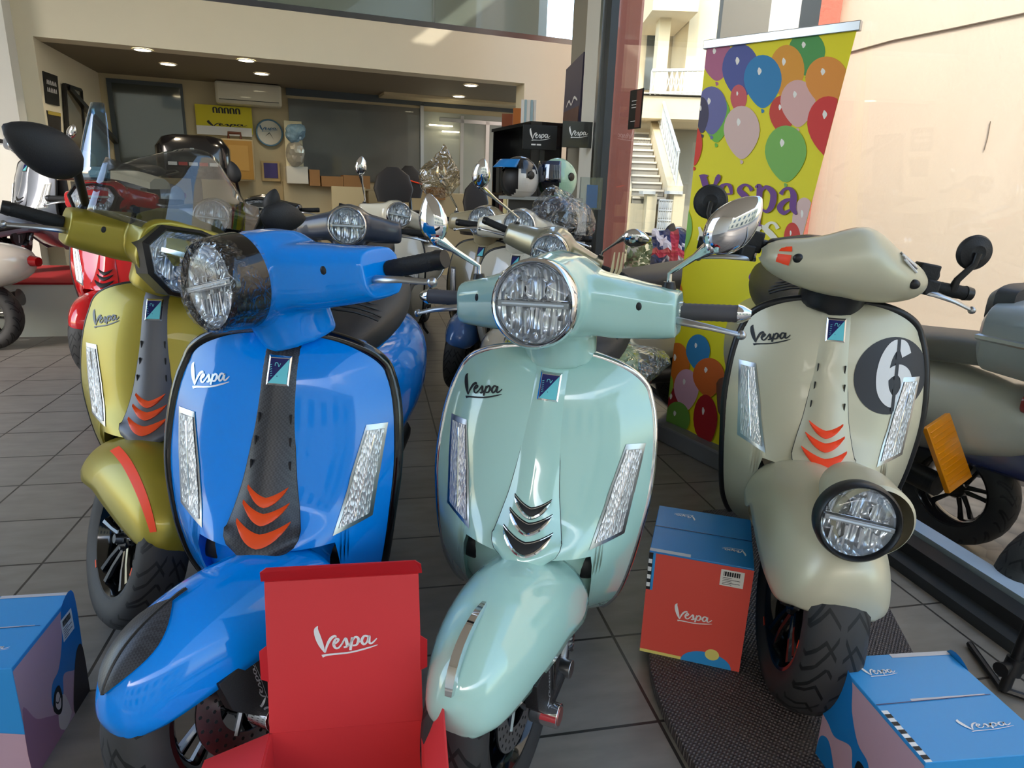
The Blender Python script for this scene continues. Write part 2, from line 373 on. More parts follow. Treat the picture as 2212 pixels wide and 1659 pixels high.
def scooter(name, label, x, y, yaw, steer=0, lean=0, z=0, scale=1, paint_m=None, trim=None, trim_r=.009, tie=None, vent=orange, vent_rim=None, script=silverp, headset='round',
            bezel=None, fender='gts', crest=None, rimc=None, sticker=None, lod=0, grip=None, mirrors=(), film=False, seat=True, group=None, cat='scooter', handle_paint=None, fender_paint=None, disc=True, badge=True,
            lever=None, rear=True, blink=True, arm=True, shieldpaint=None, z_grip=0, rearcase=None, bar_roll=0):
    root = empty(name, (x, y, z), (0, lean, yaw), label, cat, group, scale)
    root.rotation_mode = 'XYZ'
    root.matrix_world = Matrix.Translation((x, y, z)) @ Matrix.Rotation(yaw, 4, 'Z') @ Matrix.Rotation(lean, 4, 'Y') @ Matrix.Scale(scale, 4)
    M = steer_m(steer); I = Matrix.Identity(4); trim = trim or blackp; tie = tie or paint_m; hp = handle_paint or paint_m; fp = fender_paint or paint_m; sp = shieldpaint or paint_m
    grip = grip or rubber; lever = lever or alu; bezel = bezel or chrome
    nu, nv = (72, 30) if lod == 0 else (40, 16)
    def st(o): o.matrix_local = M; return o
    # leg shield and its rim
    s = MB(); us = [-1+2*i/nu for i in range(nu+1)]
    rows = [[shield_pt(u, j/nv) for u in us] for j in range(nv+1)]
    s.grid(rows, sp)
    bot = rows[0]; back = []
    for k, (dy, sh) in enumerate(((0, 1), (.03, .995), (.09, .97), (.16, .94))):
        back.append([Vector((p.x*(sh if abs(us[i]) > .55 else sh-.04*k*.3), p.y+dy, p.z+(.012*k if abs(us[i]) < .6 else .004*k))) for i, p in enumerate(bot)])
    s.grid(back, sp)
    shd = s.build('leg_shield', parent=root, angle=50)
    t = MB(); edge = [rows[j][0] for j in range(nv+1)]+rows[nv][1:-1]+[rows[j][nu] for j in range(nv, -1, -1)]
    t.tube([p+Vector((0, .006, 0)) for p in edge], trim_r, trim, 8 if lod else 10); t.build('shield_rim', parent=root, angle=60)
    ib = MB(); ib.loft([ring_xy(zz, yy, rx, ry, 3) for zz, yy, rx, ry in ((.2, .46, .17, .08), (.27, .42, .19, .08), (.4, .36, .215, .075), (.6, .34, .222, .07), (.78, .355, .205, .055), (.855, .34, .15, .03), (.872, .335, .08, .012))], blackm if lod else sp)
    ib.build('inner_shield', parent=root)
    li = MB(); li.loft([ring_xz(.135, .445, .07, .035, 2.5), ring_xz(.155, .43, .12, .06, 2.6), ring_xz(.20, .40, .155, .10, 2.8), ring_xz(.30, .36, .18, .15, 3), ring_xz(.36, .34, .18, .16, 3)], sp); li.build('wheel_arch_liner', parent=root)
    for sx in (-1, 1):
        g = MB(); g.ball((sx*.120, .178, .418), (.048, .022, .031), blackd, 20); g.build('air_intake', parent=root)
    # centre panel with badge and vents
    c = MB(); pr = []
    for j in range(33):
        zz = .464+(.884-.464)*(j/32); cw = smooth_interp(CW, zz)
        pr.append([(cw*q/8, panel_y(cw*q/8, zz, cw*1.02)-.001, zz+(.012*abs(q/8)**2 if j < 4 else 0)) for q in range(-8, 9)])
    pr.insert(0, [(p[0]*.8, p[1]+.03, p[2]+.012) for p in pr[0]])
    c.grid(pr, tie)
    if tie is not sp and lod == 0 or tie == sp: c.tube([(-p[0][0]*-1, p[0][1]+.001, p[0][2]) for p in pr[1:]], .0012, blackp, 5); c.tube([(p[-1][0], p[-1][1]+.001, p[-1][2]) for p in pr[1:]], .0012, blackp, 5)
    cp = c.build('centre_panel', parent=root, angle=60)
    def onp(xx, zz, d=.0015): return Vector((xx, panel_y(xx, zz, smooth_interp(CW, zz)*1.02)-.001-d, zz))
    if badge:
        b = MB(); zb = .815
        def fr(hw, hh, d): return [onp(xx, zb+q, 0)+Vector((0, -d, 0)) for xx, q in ((-hw, -hh), (hw, -hh), (hw, hh), (-hw, hh))]
        b.loft([fr(.0235, .029, 0), fr(.0225, .028, .004), fr(.0195, .0245, .005)], chrome if lod == 0 else blackp, True)
        q = fr(.0185, .0235, .0058); b.poly([q[0], q[1], q[2]], aquad); b.poly([q[0], q[2], q[3]], navyd)
        if lod == 0:
            def bf(xx, yy): return onp(0, zb, 0)+Vector((xx*.0185, -.0064, yy*.0235))
            for k in range(6): ribbon(b, [(-.85, .55-k*.2, .05), (-.62, .55-k*.2+.07, .05)], bf, aquad, straight=True)
            ribbon(b, [(-.3, .5, .06), (-.25, .75, .06), (0, .75, .06), (.1, .45, .06), (.3, .75, .06)], bf, aquad)
            vespa_script(b, lambda xx, yy: bf(-.1+xx*.5, -.75+yy*.4), navyd, 1.3)
        b.build('badge', parent=cp, smooth=False)
    for k, (zz, hw, th) in enumerate(((.574, .040, .018), (.546, .046, .020), (.514, .053, .024))):
        v = MB(); top = []; bo = []
        for i in range(13):
            q = -1+i/6; xx = q*hw; dip = .017*abs(q)**1.4
            top.append(onp(xx, zz+dip, .0035)); bo.append(onp(xx*.93, zz+dip-th*.78*(1-abs(q)**3*.75), .006))
        md = [(a+b_)/2+Vector((0, -.003, 0)) for a, b_ in zip(top, bo)]
        v.grid([top, md, bo], vent_rim and blackd or vent); v.grid([[p+Vector((0, .004, .002)) for p in top], top], vent)
        if vent_rim: v.tube([p+Vector((0, -.002, -.001)) for p in bo], [.0012]+[.0038]*11+[.0012], vent_rim, 6); v.tube(top, .0012, vent_rim, 5)
        else: v.grid([bo, [p+Vector((0, .006, -.003)) for p in bo]], vent)
        v.build('vent', parent=cp)
    if lod == 0 and tie is not paint_m or headset == 'fly':
        sl = MB()
        for zz in (.72, .675, .63):
            for sx in (-1, 1): cw = smooth_interp(CW, zz); sl.box(onp(sx*cw*.8, zz, .0), (.003, .005, .022), blackd)
        sl.build('panel_slots', parent=cp)
    if script:
        f = MB(); vespa_script(f, lambda a, b_: on_shield(-.195+a*.054, .756+b_*.045, .0016), script, 1.3, .28); f.build('script_badge', parent=root, fix=False)
    if blink:
        for sx in (-1, 1):
            def bq(a, b_, d):
                # a across 0..1 (inner to outer), b up 0..1
                xi = .140+(.180-.140)*b_; xo = .196+(.215-.196)*b_; zz = .508+(.70-.508)*b_+(.014*(a-.5) if b_ < .5 else .0); xx = xi+(xo-xi)*a
                return on_shield(sx*xx, zz, d)
            bl = MB(); g = [[bq(-.12+1.24*i/6, -.035+1.07*j/14, .002+.002*(0 < i < 6 and 0 < j < 14)) for i in range(7)] for j in range(15)]
            bl.grid(g, alu); o = bl.build('blinker', parent=root)
            b2 = MB(); b2.grid([[bq(.02+.96*i/6, .02+.96*j/14, .0052+.002*sin(pi*i/6)) for i in range(7)] for j in range(15)], reflf)
            for q in (.5,): b2.tube([bq(q, j/14, .0075) for j in range(1, 14)], .0016, chrome, 5)
            b2.build('blinker_lens', parent=o)
    # front fender
    F = FG if fender == 'gtv' else FT; f = MB(); nt_ = 48 if lod == 0 else 24
    f.grid([[fender_pt(F, 8*i/nt_, -1+2*j/32) for j in range(33)] for i in range(nt_+1)], fp)
    fd = st(f.build('front_fender', parent=root, solid=.004, angle=70)) if fender != 'none' else None
    if crest == 'chrome':
        f = MB(); pa = [fender_pt(F, 1.75+k*.33, 0, .006+.010*sin(pi*min(1, k/8))) for k in range(9)]
        f.tube(pa, [.009, .0115, .012, .012, .0115, .011, .010, .009, .006], chrome, 4, flat=.9); f.build('fender_crest', parent=fd, angle=25)
    elif crest == 'mesh':
        f = MB(); f.grid([[fender_pt(F, 1.75+3.0*k/16, .08+q*(.02+.27*sin(pi*min(1, (k/16)*1.15))**.8 if k < 15 else .03), .003) for q in (-1, -.5, 0, .5, 1)] for k in range(17)], carbonm); f.v = [tuple(Vector(p)+(Vector(p)-Vector((0, 0, .25))).normalized()*.004) for p in f.v]
        f.tube([fender_pt(F, 1.75+3.0*k/16, .08, .006) for k in range(17)], .003, blackp, 6); f.build('fender_crest', parent=fd, label='black mesh crest')
    elif crest == 'stripe':
        f = MB(); f.grid([[fender_pt(F, 1.5+5*k/16, q, .004) for q in (-.52, -.46, -.40)] for k in range(17)], orangef); f.build('stripe_decal', parent=fd, label='orange stripe')
    if fender == 'gtv':
        f = MB(); f.lathe([(-.318, .070), (-.31, .0765), (-.22, .074), (-.14, .055), (-.08, .02)], (0, 0, 0), 'Y', fp, 40, M=Matrix.Translation((-.02, 0, .535))); f.build('lamp_housing', parent=fd)
    wheel(root, 'front_wheel', AXLE if fender != 'gtv' else AXLE+Vector((-.032, -.10, 0)), M, sticker, disc, rimc, lod=lod)
    if arm:
        a = MB(); pts = [(-.09, .345), (-.01, .352), (.02, .335), (.0, .29), (-.03, .245), (-.075, .24), (-.115, .28), (-.125, .34)]
        a.prism([(.080, p[0]+.0, p[1]-.005) for p in pts], (.026, 0, 0), blackm); a.box((.107, -.03, .29), (.002, .012, .06), blackg)
        o = st(a.build('fork_cover', parent=root, bevel=.005))
        a = MB()
        if lod == 0: vespa_script(a, lambda q, r: Vector((.1068, -.052-r*.016, .25+q*.048)), silverp, 1.0)
        else: a.box((.107, -.06, .29), (.002, .006, .06), silverp)
        a.build('fork_print', parent=o, fix=False)
        a = MB(); a.tube([(.088, -.055, .222), (.088, .06, .24)], .020, blackm, 14); a.tube([(.07, -.055, .222), (.128, -.055, .222)], .024, chrome, 20); a.tube([(.1275, -.055, .222), (.1295, -.055, .222)], .018, mat('axle_cap_rose', (170, 110, 105), .3, .8), 20); a.tube([(.08, .05, .25), (.118, .05, .25)], .019, alu, 16)
        a.box((.072, .075, .29), (.035, .05, .07), blackm); st(a.build('swing_arm', parent=root, bevel=.003))
        a = MB(); a.tube([(.088, .065, .24), (.088, .085, .30)], .016, alu, 14); hl = []
        for k in range(97): q = k/96; an = q*2*pi*10; hl.append((.088+.018*cos(an), .085+.02*q+.018*sin(an)*.9, .27+.10*q))
        a.tube(hl, .0045, steel, 6); a.tube([(.088, .085, .26), (.08, .11, .40)], .010, blackp, 10); st(a.build('shock_absorber', parent=root))
    # headset
    inv = (root.matrix_world @ M).inverted()
    M = M @ Matrix.Translation(PV) @ Matrix.Rotation(bar_roll, 4, 'Y') @ Matrix.Translation(-PV)
    h = MB()
    if headset in ('round', 'hex', 'fly'):
        n = 24
        if headset == 'fly':
            prof = [(0, .27, .99, .07, .05), (.1, .29, .985, .06, .045), (.19, .31, .975, .03, .025)]
        else:
            prof = [(0, .255, 1.005, .095, .092), (.05, .258, 1.0, .092, .084), (.09, .268, .988, .078, .066), (.13, .282, .98, .070, .064), (.18, .302, .972, .062, .058), (.225, .318, .967, .058, .053), (.25, .326, .965, .054, .049)]
        rings = [ring_yz(-p[0], p[1], p[2], p[3], p[4], 3.2, n) for p in prof[::-1]]+[ring_yz(*p, 3.2, n) for p in prof[1:]]
        h.loft(rings, hp)
        if headset == 'round': h.lathe([(.01, .001), (.01, .086), (.06, .092), (.12, .08), (.19, .05), (.2, .001)], (0, .145, 1.0), 'Y', hp, 36)
        if headset == 'hex': h.loft([ring_xz(.12, .985, .13, .085, 3), ring_xz(.2, 1.0, .14, .088, 3), ring_xz(.3, 1.0, .1, .06, 2.5)], hp)
        h.tube([(0, .292, .858), (0, .285, .90), (0, .27, .96)], [.080, .082, .090], hp, 28)
    if headset == 'fly':
        h.mats = [blackp]; st(h.build('handlebar_clamp', parent=root, remesh=.006)); h = MB(); rings = []
        for i in range(33):
            q = -1+i/16; xx = .205*q; bot_ = .895+.035*abs(q)**2.5; top = 1.02+.05*math.exp(-((q-.05)/.40)**2)-.03*abs(q)**3
            e = max(.35, (1-abs(q)**14)**.5); zc = (bot_+top)/2; hz = (top-bot_)/2*e; fy = .15+.075*q*q; ry = .07*e
            rings.append([(xx, fy+ry*(1-cos(t*pi/15-pi/2+0)*1.0) if False else fy+.07-ry*cos(-pi/2+pi*t/15), zc+hz*sin(-pi/2+pi*t/15)) for t in range(16)])
        h.grid(rings, hp); fs = st(h.build('fly_screen', parent=root, solid=.004))
        def onf(q, v, d=.002):
            i = (q+1)*16; r0 = rings[int(i)]; k = v*15; p = Vector(r0[int(k)]).lerp(Vector(r0[min(15, int(k)+1)]), k-int(k)); p.x = .205*q; return p+Vector((0, -d-.004, 0))
        g = MB()
        for q, v in ((-.66, .56), (.70, .50)): g = MB(); p = onf(q, v, .001); g.ball(p+Vector((0, .003, 0)), (.014, .008, .012), blackp, 20); g.build('screw_recess', parent=fs)
        g = MB()
        for k in range(4): g.tube([onf(.46+.012*k, .84-.035*k, .001), onf(.66+.012*k, .80-.04*k, .001)], .0028, white if k % 2 else alu, 6)
        g.build('air_slits', parent=fs); g = MB()
        for v0, v1 in ((.42, .60), (.66, .76)): g.grid([[onf(-.985+.24*a/4, v0+(v1-v0)*b_/4, .0025) for a in range(5)] for b_ in range(5)], orangef)
        g.build('orange_decal', parent=fs)
        for sx in (-1, 1):
            g = MB(); g.box((sx*.225, .34, .985), (.05, .05, .055), blackm); g.box((sx*.235, .31, .955), (.035, .035, .04), blackm); g.tube([(sx*.15, .34, .98), (sx*.26, .345, .985)], .014, blackp, 10); st(g.build('switch_block', parent=root, bevel=.006))
    else:
        st(h.build('handlebar_cover', parent=root, remesh=.005 if lod == 0 else .011, sm=8 if lod == 0 else 4))
        if lod == 0:
            for sx in (-1, 1): g = MB(); g.ball((sx*.178, .2455, .988), (.0095, .007, .0115), blackd, 16); st(g.build('screw_recess', parent=root))
    if headset == 'round': round_headlight(root, M, Vector((0, .118, 1.0)), .086, bezel, lod, film)
    if headset == 'round' and film: g = MB(); g.lathe([(0, .0885), (.045, .0945), (.06, .095)], (0, .125, 1.0), 'Y', blackg, 48); st(g.build('headlight_shroud', parent=root))
    if headset == 'hex': hex_headlight(root, M, Vector((0, .075, .975)), .116, .078, blackp)
    if headset == 'fly': round_headlight(root, M, Vector((-.02, -.335, .535)), .076, blackp, lod, name='fender_headlight', deep=.0, tilt=.12)
    # grips and levers
    gx = .25 if headset != 'fly' else .228
    for sx in (-1, 1):
        g = MB(); x0, x1 = gx*sx, (gx+.115)*sx; yy = .345; zz = .968 if headset != 'fly' else .955
        g.tube([(x0-.02*sx, yy-.01, zz+.001), (x0, yy, zz)], .012, steel, 12)
        pts = [(x0+(x1-x0)*k/20, yy+.012*k/20, zz) for k in range(21)]
        g.tube(pts, [.0175+(.0007 if k % 2 else 0) for k in range(21)], grip, 20); st(g.build('grip', parent=root, angle=60))
        if grip is greyr:
            g = MB(); g.tube([(x0-.004*sx, yy+.004, zz), (x0+.004*sx, yy+.004, zz)], .0205, chrome, 20); st(g.build('grip_collar', parent=root)); g = MB(); g.tube([(x1, yy+.012, zz), (x1+.010*sx, yy+.012, zz), (x1+.026*sx, yy+.013, zz)], [.0205, .018, .009], chrome, 20); st(g.build('bar_end', parent=root))
        else: g = MB(); g.tube([(x1, yy+.012, zz), (x1+.018*sx, yy+.014, zz)], [.0195, .017], blackp, 16); st(g.build('bar_end', parent=root))
        g = MB(); g.tube([(x0-.015*sx, yy-.035, zz-.012), (x0+.02*sx, yy-.055, zz-.014), (x0+.07*sx, yy-.05, zz-.022), (x0+.125*sx, yy-.03, zz-.036)], [.010, .009, .007, .006], lever, 12, flat=.6)
        g.ball((x0+.128*sx, yy-.029, zz-.037), .010, lever, 12); st(g.build('brake_lever', parent=root))
    # mirrors: (type, head centre in local unsteered space or ('px', x, y, Y), base, long axis angle)
    inv = (root.matrix_world @ M).inverted()
    for ty, hc, base, ang, sc in mirrors:
        if len(hc) == 3 and hc[0] > 5: hc = inv @ aty(*hc)
        hc = Vector(hc); base = Vector(base); g = MB(); d = (hc-base)
        if ty == 'round':
            Q = Matrix.Translation(hc) @ Matrix.Rotation(.15 if hc.x > 0 else -.15, 4, 'Z')
            g.lathe([(.012, .001), (.012, .046*sc), (.004, .048*sc), (-.004, .043*sc), (-.008, .028*sc), (-.012, .02*sc), (-.010, .013*sc), (-.010, .001)], mt=blackm, M=Q, seg=40); o = st(g.build('mirror', parent=root))
            g = MB(); k = hc+Vector((0, -.014, 0)); g.tube([k, k+Vector((0, 0, -.03)), base+Vector((0, -.008, .03)), base], [.009, .008, .009, .012], blackp, 10); g.build('mirror_stalk', parent=o)
        else:
            m_ = chrome if ty == 'chrome' else blackm
            Q = Matrix.Translation(hc) @ Matrix.Rotation(-ang, 4, 'Y')
            # teardrop: long axis local X (outer tip at +x), shallow in y
            rr = []
            for i in range(17):
                q = i/16; xx = (-.066+.132*q)*sc; w_ = (sin(pi*min(1, max(0, q))**.8)**.62)*.043*sc if 0 < q < 1 else .004
                rr.append([(xx, .6*w_*sin(2*pi*k/20)*(1 if sin(2*pi*k/20) < 0 else .25), w_*cos(2*pi*k/20)) for k in range(20)])
            g.loft(rr, m_, M=Q); o = st(g.build('mirror', parent=root, angle=60))
            g = MB(); e = Q @ Vector((-.055*sc, 0, 0)); dn = (e-base); L = dn.length
            if ty == 'chrome':
                k1 = base+Vector((0, 0, .03)); g.tube([base, k1, k1.lerp(e, .12), e.lerp(k1, .38), e.lerp(k1, .12), e], [.006, .0055, .0055, .007, .014, .015], chrome, 14); g.ball(e, .016, chrome, 14)
                g.tube([base-Vector((0, 0, .02)), base+Vector((0, 0, .012))], [.02, .012], blackp, 14)
            else: g.tube([base-Vector((0, 0, .02)), base+Vector((0, 0, .015)), e.lerp(base, .15), e], [.02, .011, .011, .012], blackp, 12)
            g.build('mirror_stalk', parent=o)
    # rear
    if rear:
        b = MB(); b.loft([ring_xz(yy, zz, rx, rz, 2.6) for yy, zz, rx, rz in ((.60, .50, .10, .22), (.72, .52, .15, .235), (.9, .545, .20, .215), (1.1, .56, .232, .20), (1.3, .57, .236, .185), (1.5, .585, .20, .155), (1.66, .60, .13, .11), (1.73, .61, .05, .05))], paint_m)
        b.build('body_shell', parent=root, sub=1)
        b = MB(); b.loft([ring_xz(.36, .30, .19, .035, 5), ring_xz(.62, .29, .185, .035, 5), ring_xz(.78, .29, .17, .04, 4)], blackm if lod else paint_m); b.build('floorboard', parent=root)
        b = MB(); b.tube([(-.15, .9, .3), (-.17, 1.2, .28), (-.18, 1.5, .34)], [.04, .055, .06], steel, 14); b.tube([(.12, .85, .3), (.13, 1.36, .27)], .05, blackp, 12); b.tube([(-.08, .8, .26), (-.12, .84, .06), (-.15, .86, .012)], .011, blackp, 8); b.tube([(.08, .8, .26), (.12, .84, .06), (.15, .86, .012)], .011, blackp, 8)
        b.build('engine_unit', parent=root)
        if seat:
            b = MB(); b.loft([ring_xz(yy, zz, rx, rz, 3) for yy, zz, rx, rz in ((.56, .765, .05, .02), (.60, .775, .10, .045), (.72, .79, .145, .06), (.95, .80, .17, .062), (1.15, .815, .172, .066), (1.32, .835, .155, .066), (1.48, .835, .11, .045), (1.53, .83, .04, .015))], seatm)
            o = b.build('seat', parent=root, sub=1)
            if lod == 0:
                g = MB()
                for k in range(9):
                    yy = .70+.055*k; g.tube([(q*.125, yy-.04*(1-q*q), .8625-.03*abs(q)**2.5+.02*(yy-.7)) for q in (-1, -.8, -.5, 0, .5, .8, 1)], .003, blackd, 5)
                g.build('seat_stitching', parent=o)
            g = MB(); g.tube([(-.13, 1.45, .80), (-.14, 1.6, .83), (0, 1.7, .85), (.14, 1.6, .83), (.13, 1.45, .80)], .010, chrome if trim is chrome else blackp, 8); g.build('grab_rail', parent=root)
        g = MB(); g.loft([ring_xz(1.7, .62, .06, .04, 2.5), ring_xz(1.755, .61, .045, .03, 2.5)], redl); g.build('tail_light', parent=root)
        wheel(root, 'rear_wheel', Vector((0, 1.36, .236)), I, None, False, rimc, lod=max(lod, 1))
    return root
# ------------------------------------------------ the four scooters in front
blue = mat('blue_paint', (0, 134, 232), .1, 0, .45, spec=.3)
mint = paint('mint_paint', (172, 213, 203), .12, 0, .9)
beige = paint('matt_beige_paint', (198, 192, 166), .36, .15, .15)
gold = paint('matt_gold_green_paint', (156, 141, 46), .34, .4, .2)
greyt = mat('grey_panel', (92, 92, 96), .38, .3)
sc_blue = scooter('motor_scooter', 'glossy blue scooter with black centre panel, orange vents and film over its round headlight', -.515, 1.117, .053, -.70, .063, 0, 1.0,
    blue, blackg, .013, carbonm, orange, None, silverp, 'round', blackg, 'gts', 'mesh', film=True)
sc_mint = scooter('motor_scooter', 'mint green scooter with chrome headlight ring, chrome mirrors and chrome trimmed vents', -.003, 1.157, -.175, -.235, .061, 0, .975,
    mint, chrome, .008, mint, blackd, chrome, blackd, 'round', chrome, 'gts', 'chrome', grip=greyr, mirrors=(('chrome', (935, 472, 1.5), (-.215, .325, 1.02), rad(100), .82), ('chrome', (1585, 485, 1.27), (.225, .325, 1.02), rad(48), 1.0)))
sc_beige = scooter('motor_scooter', 'matt beige scooter with a white number 6 on its shield and headlight on fender', .777, 1.521, -.275, .14, .0, .030, 1.022,
    beige, blackp, .011, beige, orangef, None, blackd, 'fly', blackp, 'gtv', None, sticker=orangef, bar_roll=.085, mirrors=(('round', (-.355, .36, 1.065), (-.325, .345, .955), 0, .95), ('round', (.335, .36, 1.06), (.305, .345, .955), 0, .95)))
sc_gold = scooter('motor_scooter', 'matt gold green scooter with angular headlight and windscreen, behind the blue one', -1.01, 1.677, .07, .76, .005, 0, 1.01,
    gold, blackp, .006, greyt, orange, None, greyt, 'hex', blackp, 'gts', 'stripe', sticker=orange, mirrors=(('black', (95, 322, 1.72), (-.215, .325, 1.02), rad(165), 1.35), ('black', (612, 470, 1.95), (.235, .33, 1.0), rad(15), 1.0)))
# number roundel on the beige shield
g = MB(); cx, cz, R_ = .146, .710, .092
def rp(x, z, d): return on_shield(min(x, sW(min(z, .8))*.985), z, d)
g.grid([[rp(cx+R_*q/6*cos(2*pi*k/48), cz+R_*1.02*q/6*sin(2*pi*k/48), .0012) for k in range(49)] for q in range(0, 7)], mat('charcoal_decal', (48, 48, 52), .5)); dec = g.build('number_roundel', parent=sc_beige, fix=False)
g = MB(); six = [(.30, .55, .26), (.16, .80, .26), (-.12, .78, .27), (-.32, .45, .30), (-.38, 0, .32), (-.30, -.42, .31), (-.05, -.68, .28), (.22, -.62, .29), (.38, -.32, .31), (.32, 0, .30), (.12, .16, .26), (-.12, .10, .22), (-.3, -.1, .16)]
ribbon(g, [(a_, b_, c_*1.15) for a_, b_, c_ in six], lambda a, b: rp(cx+.008+a*R_*.9, cz+b*R_*.98, .0022), white, 6)
for z0, z1 in ((.45, 1.0), (-.1, .35), (-.95, -.35)): g.grid([[rp(cx+.008+(.03+q)*R_, cz+zz*R_*.98, .003) for q in (-.045, .045)] for zz in (z0, (z0+z1)/2, z1)], MATS['charcoal_decal'])
g.build('number_six', parent=dec, fix=False)
# clear windscreen of the gold scooter
g = MB(); rows = []
for j in range(13):
    v = j/12; zz = 1.03+.24*v; hw = .235*(1-.15*v-.55*max(0, v-.55)**1.6*3); rows.append([(hw*(q/10), .11+.10*v+.10*(q/10)**2*(1-.3*v), zz-.05*(q/10)**2*(1 if v > .6 else 0)) for q in range(-10, 11)])
g.grid(rows, glass_mat('smoked_screen', (200, 205, 208), 1.1, base=.02)); ws = g.build('windscreen', parent=sc_gold, solid=.003); ws.matrix_local = steer_m(.76)
g = MB(); [g.tube([(sx*.15, .155, 1.07), (sx*.15, .13, 1.07)], .009, blackp, 12) for sx in (-1, 1)]; [g.tube([(sx*.15, .14, 1.07), (sx*.12, .24, 1.0)], .006, blackp, 8) for sx in (-1, 1)]; g.build('screen_mount', parent=ws)
# ------------------------------------------------ setting
A_ = Vector((-.208, .978, 0)); B_ = Vector((.978, .208, 0))     # tile grid: depth and sideways
def ab(a, b, z=0): v = A_*a+B_*b; return Vector((v.x, v.y, z))
def tiles():
    m = mat('floor_tiles', (104, 100, 96), .34); n, l, b = nodes(m); tc = n.new('ShaderNodeTexCoord'); mp = n.new('ShaderNodeMapping')
    mp.inputs['Rotation'].default_value = (0, 0, -math.atan2(.208, .978)); l.new(tc.outputs['Object'], mp.inputs[0])
    br = n.new('ShaderNodeTexBrick'); br.offset = 0; br.inputs['Scale'].default_value = 1; br.inputs['Brick Width'].default_value = .335; br.inputs['Row Height'].default_value = .314; br.inputs['Mortar Size'].default_value = .004
    mp.inputs['Location'].default_value = (.038, -.247, 0)
    l.new(mp.outputs[0], br.inputs[0]); no = n.new('ShaderNodeTexNoise'); no.inputs['Scale'].default_value = 7; no.inputs['Detail'].default_value = 8; mp2 = n.new('ShaderNodeMapping'); mp2.inputs['Scale'].default_value = (1, 3, 1); l.new(mp.outputs[0], mp2.inputs[0]); l.new(mp2.outputs[0], no.inputs[0])
    mx = n.new('ShaderNodeMix'); mx.data_type = 'RGBA'; l.new(no.outputs[0], mx.inputs[0]); mx.inputs[6].default_value = rgb(104, 100, 95); mx.inputs[7].default_value = rgb(146, 141, 134)
    l.new(mx.outputs[2], br.inputs['Color1']); l.new(mx.outputs[2], br.inputs['Color2']); br.inputs['Mortar'].default_value = rgb(48, 46, 44); l.new(br.outputs[0], b.inputs['Base Color'])
    bp = n.new('ShaderNodeBump'); bp.inputs['Strength'].default_value = .4; bp.inputs['Distance'].default_value = .003; bp.invert = True; l.new(br.outputs['Fac'], bp.inputs['Height']); l.new(bp.outputs[0], b.inputs['Normal']); return m
GB = 1.80   # glass line, metres along B_
g = MB(); g.prism([ab(-4, -7), ab(-4, GB+.06), ab(14, GB+.06), ab(14, -7)], (0, 0, -.1), tiles()); struct(g.build('floor', smooth=False))
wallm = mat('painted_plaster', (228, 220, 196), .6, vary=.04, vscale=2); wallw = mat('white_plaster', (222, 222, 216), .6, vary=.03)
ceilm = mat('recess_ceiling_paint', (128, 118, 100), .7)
FL = Vector((-4.24, 6.44, 0)); E_ = Vector((.931, .366, 0)).normalized(); N_ = Vector((-E_.y, E_.x, 0)); ZB = 2.335
def onpl(px, py, off):
    """point seen at (px, py) on the upright plane lying off metres behind the fascia"""
    d = ray(px, py); P0 = FL+N_*off; t = (P0-CP).dot(N_)/d.dot(N_); return CP+d*t
def pf(s, off, z): return FL+E_*s+N_*off+Vector((0, 0, z))
def prect(mb, px0, py0, px1, py1, off, depth, mt, dz=0):
    """upright box on that plane; its corners are the two points"""
    a = onpl(px0, py0, off); b = onpl(px1, py1, off); s0 = (a-FL).dot(E_); s1 = (b-FL).dot(E_)
    mb.prism([pf(s0, off, a.z), pf(s1, off, a.z), pf(s1, off, b.z), pf(s0, off, b.z)], N_*depth, mt); return s0, s1, a.z, b.z
BO = 2.1    # depth of the recess
LEN = 4.76
# fascia beam, soffit, upper glass
g = MB(); g.prism([pf(-.3, 0, ZB), pf(LEN+.5, 0, ZB), pf(LEN+.5, 0, 2.78), pf(-.3, 0, 2.78)], N_*.25, wallm); struct(g.build('trim_1', smooth=False, label=None))
g = MB(); g.prism([pf(-1.5, .0, 2.781), pf(LEN+.5, .0, 2.781), pf(LEN+.5, -.02, 2.83), pf(-1.5, -.02, 2.83)], N_*.06, alu); struct(g.build('trim_2', smooth=False))
g = MB(); g.prism([pf(LEN-.18, .0, -0), pf(LEN+.5, 0, 0), pf(LEN+.5, 0, ZB), pf(LEN-.18, 0, ZB)], N_*.25, wallm); struct(g.build('wall_front', smooth=False))
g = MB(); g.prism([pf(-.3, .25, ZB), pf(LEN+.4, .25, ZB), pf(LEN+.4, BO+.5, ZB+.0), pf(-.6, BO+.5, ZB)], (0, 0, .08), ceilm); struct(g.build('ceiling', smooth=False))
gm = mat('frosted_green_glass', (120, 131, 120), .22, coat=.3, vary=.06, vscale=.6)
for k, (s0, s1) in enumerate(((-1.6, 1.35), (1.36, 3.55), (3.56, LEN-.02))):
    g = MB(); g.prism([pf(s0, .02, 2.83), pf(s1-.012, .02, 2.83), pf(s1-.012, .02, 3.95), pf(s0, .02, 3.95)], N_*.012, gm); struct(g.build('window_%d' % (k+1), smooth=False))
g = MB(); g.prism([pf(-1.5, 2.2, 2.4), pf(LEN+1, 2.2, 2.4), pf(LEN+1, 2.2, 4.6), pf(-1.5, 2.2, 4.6)], N_*.1, mat('upper_wall_paint', (150, 158, 148), .7)); struct(g.build('wall_upper', smooth=False))
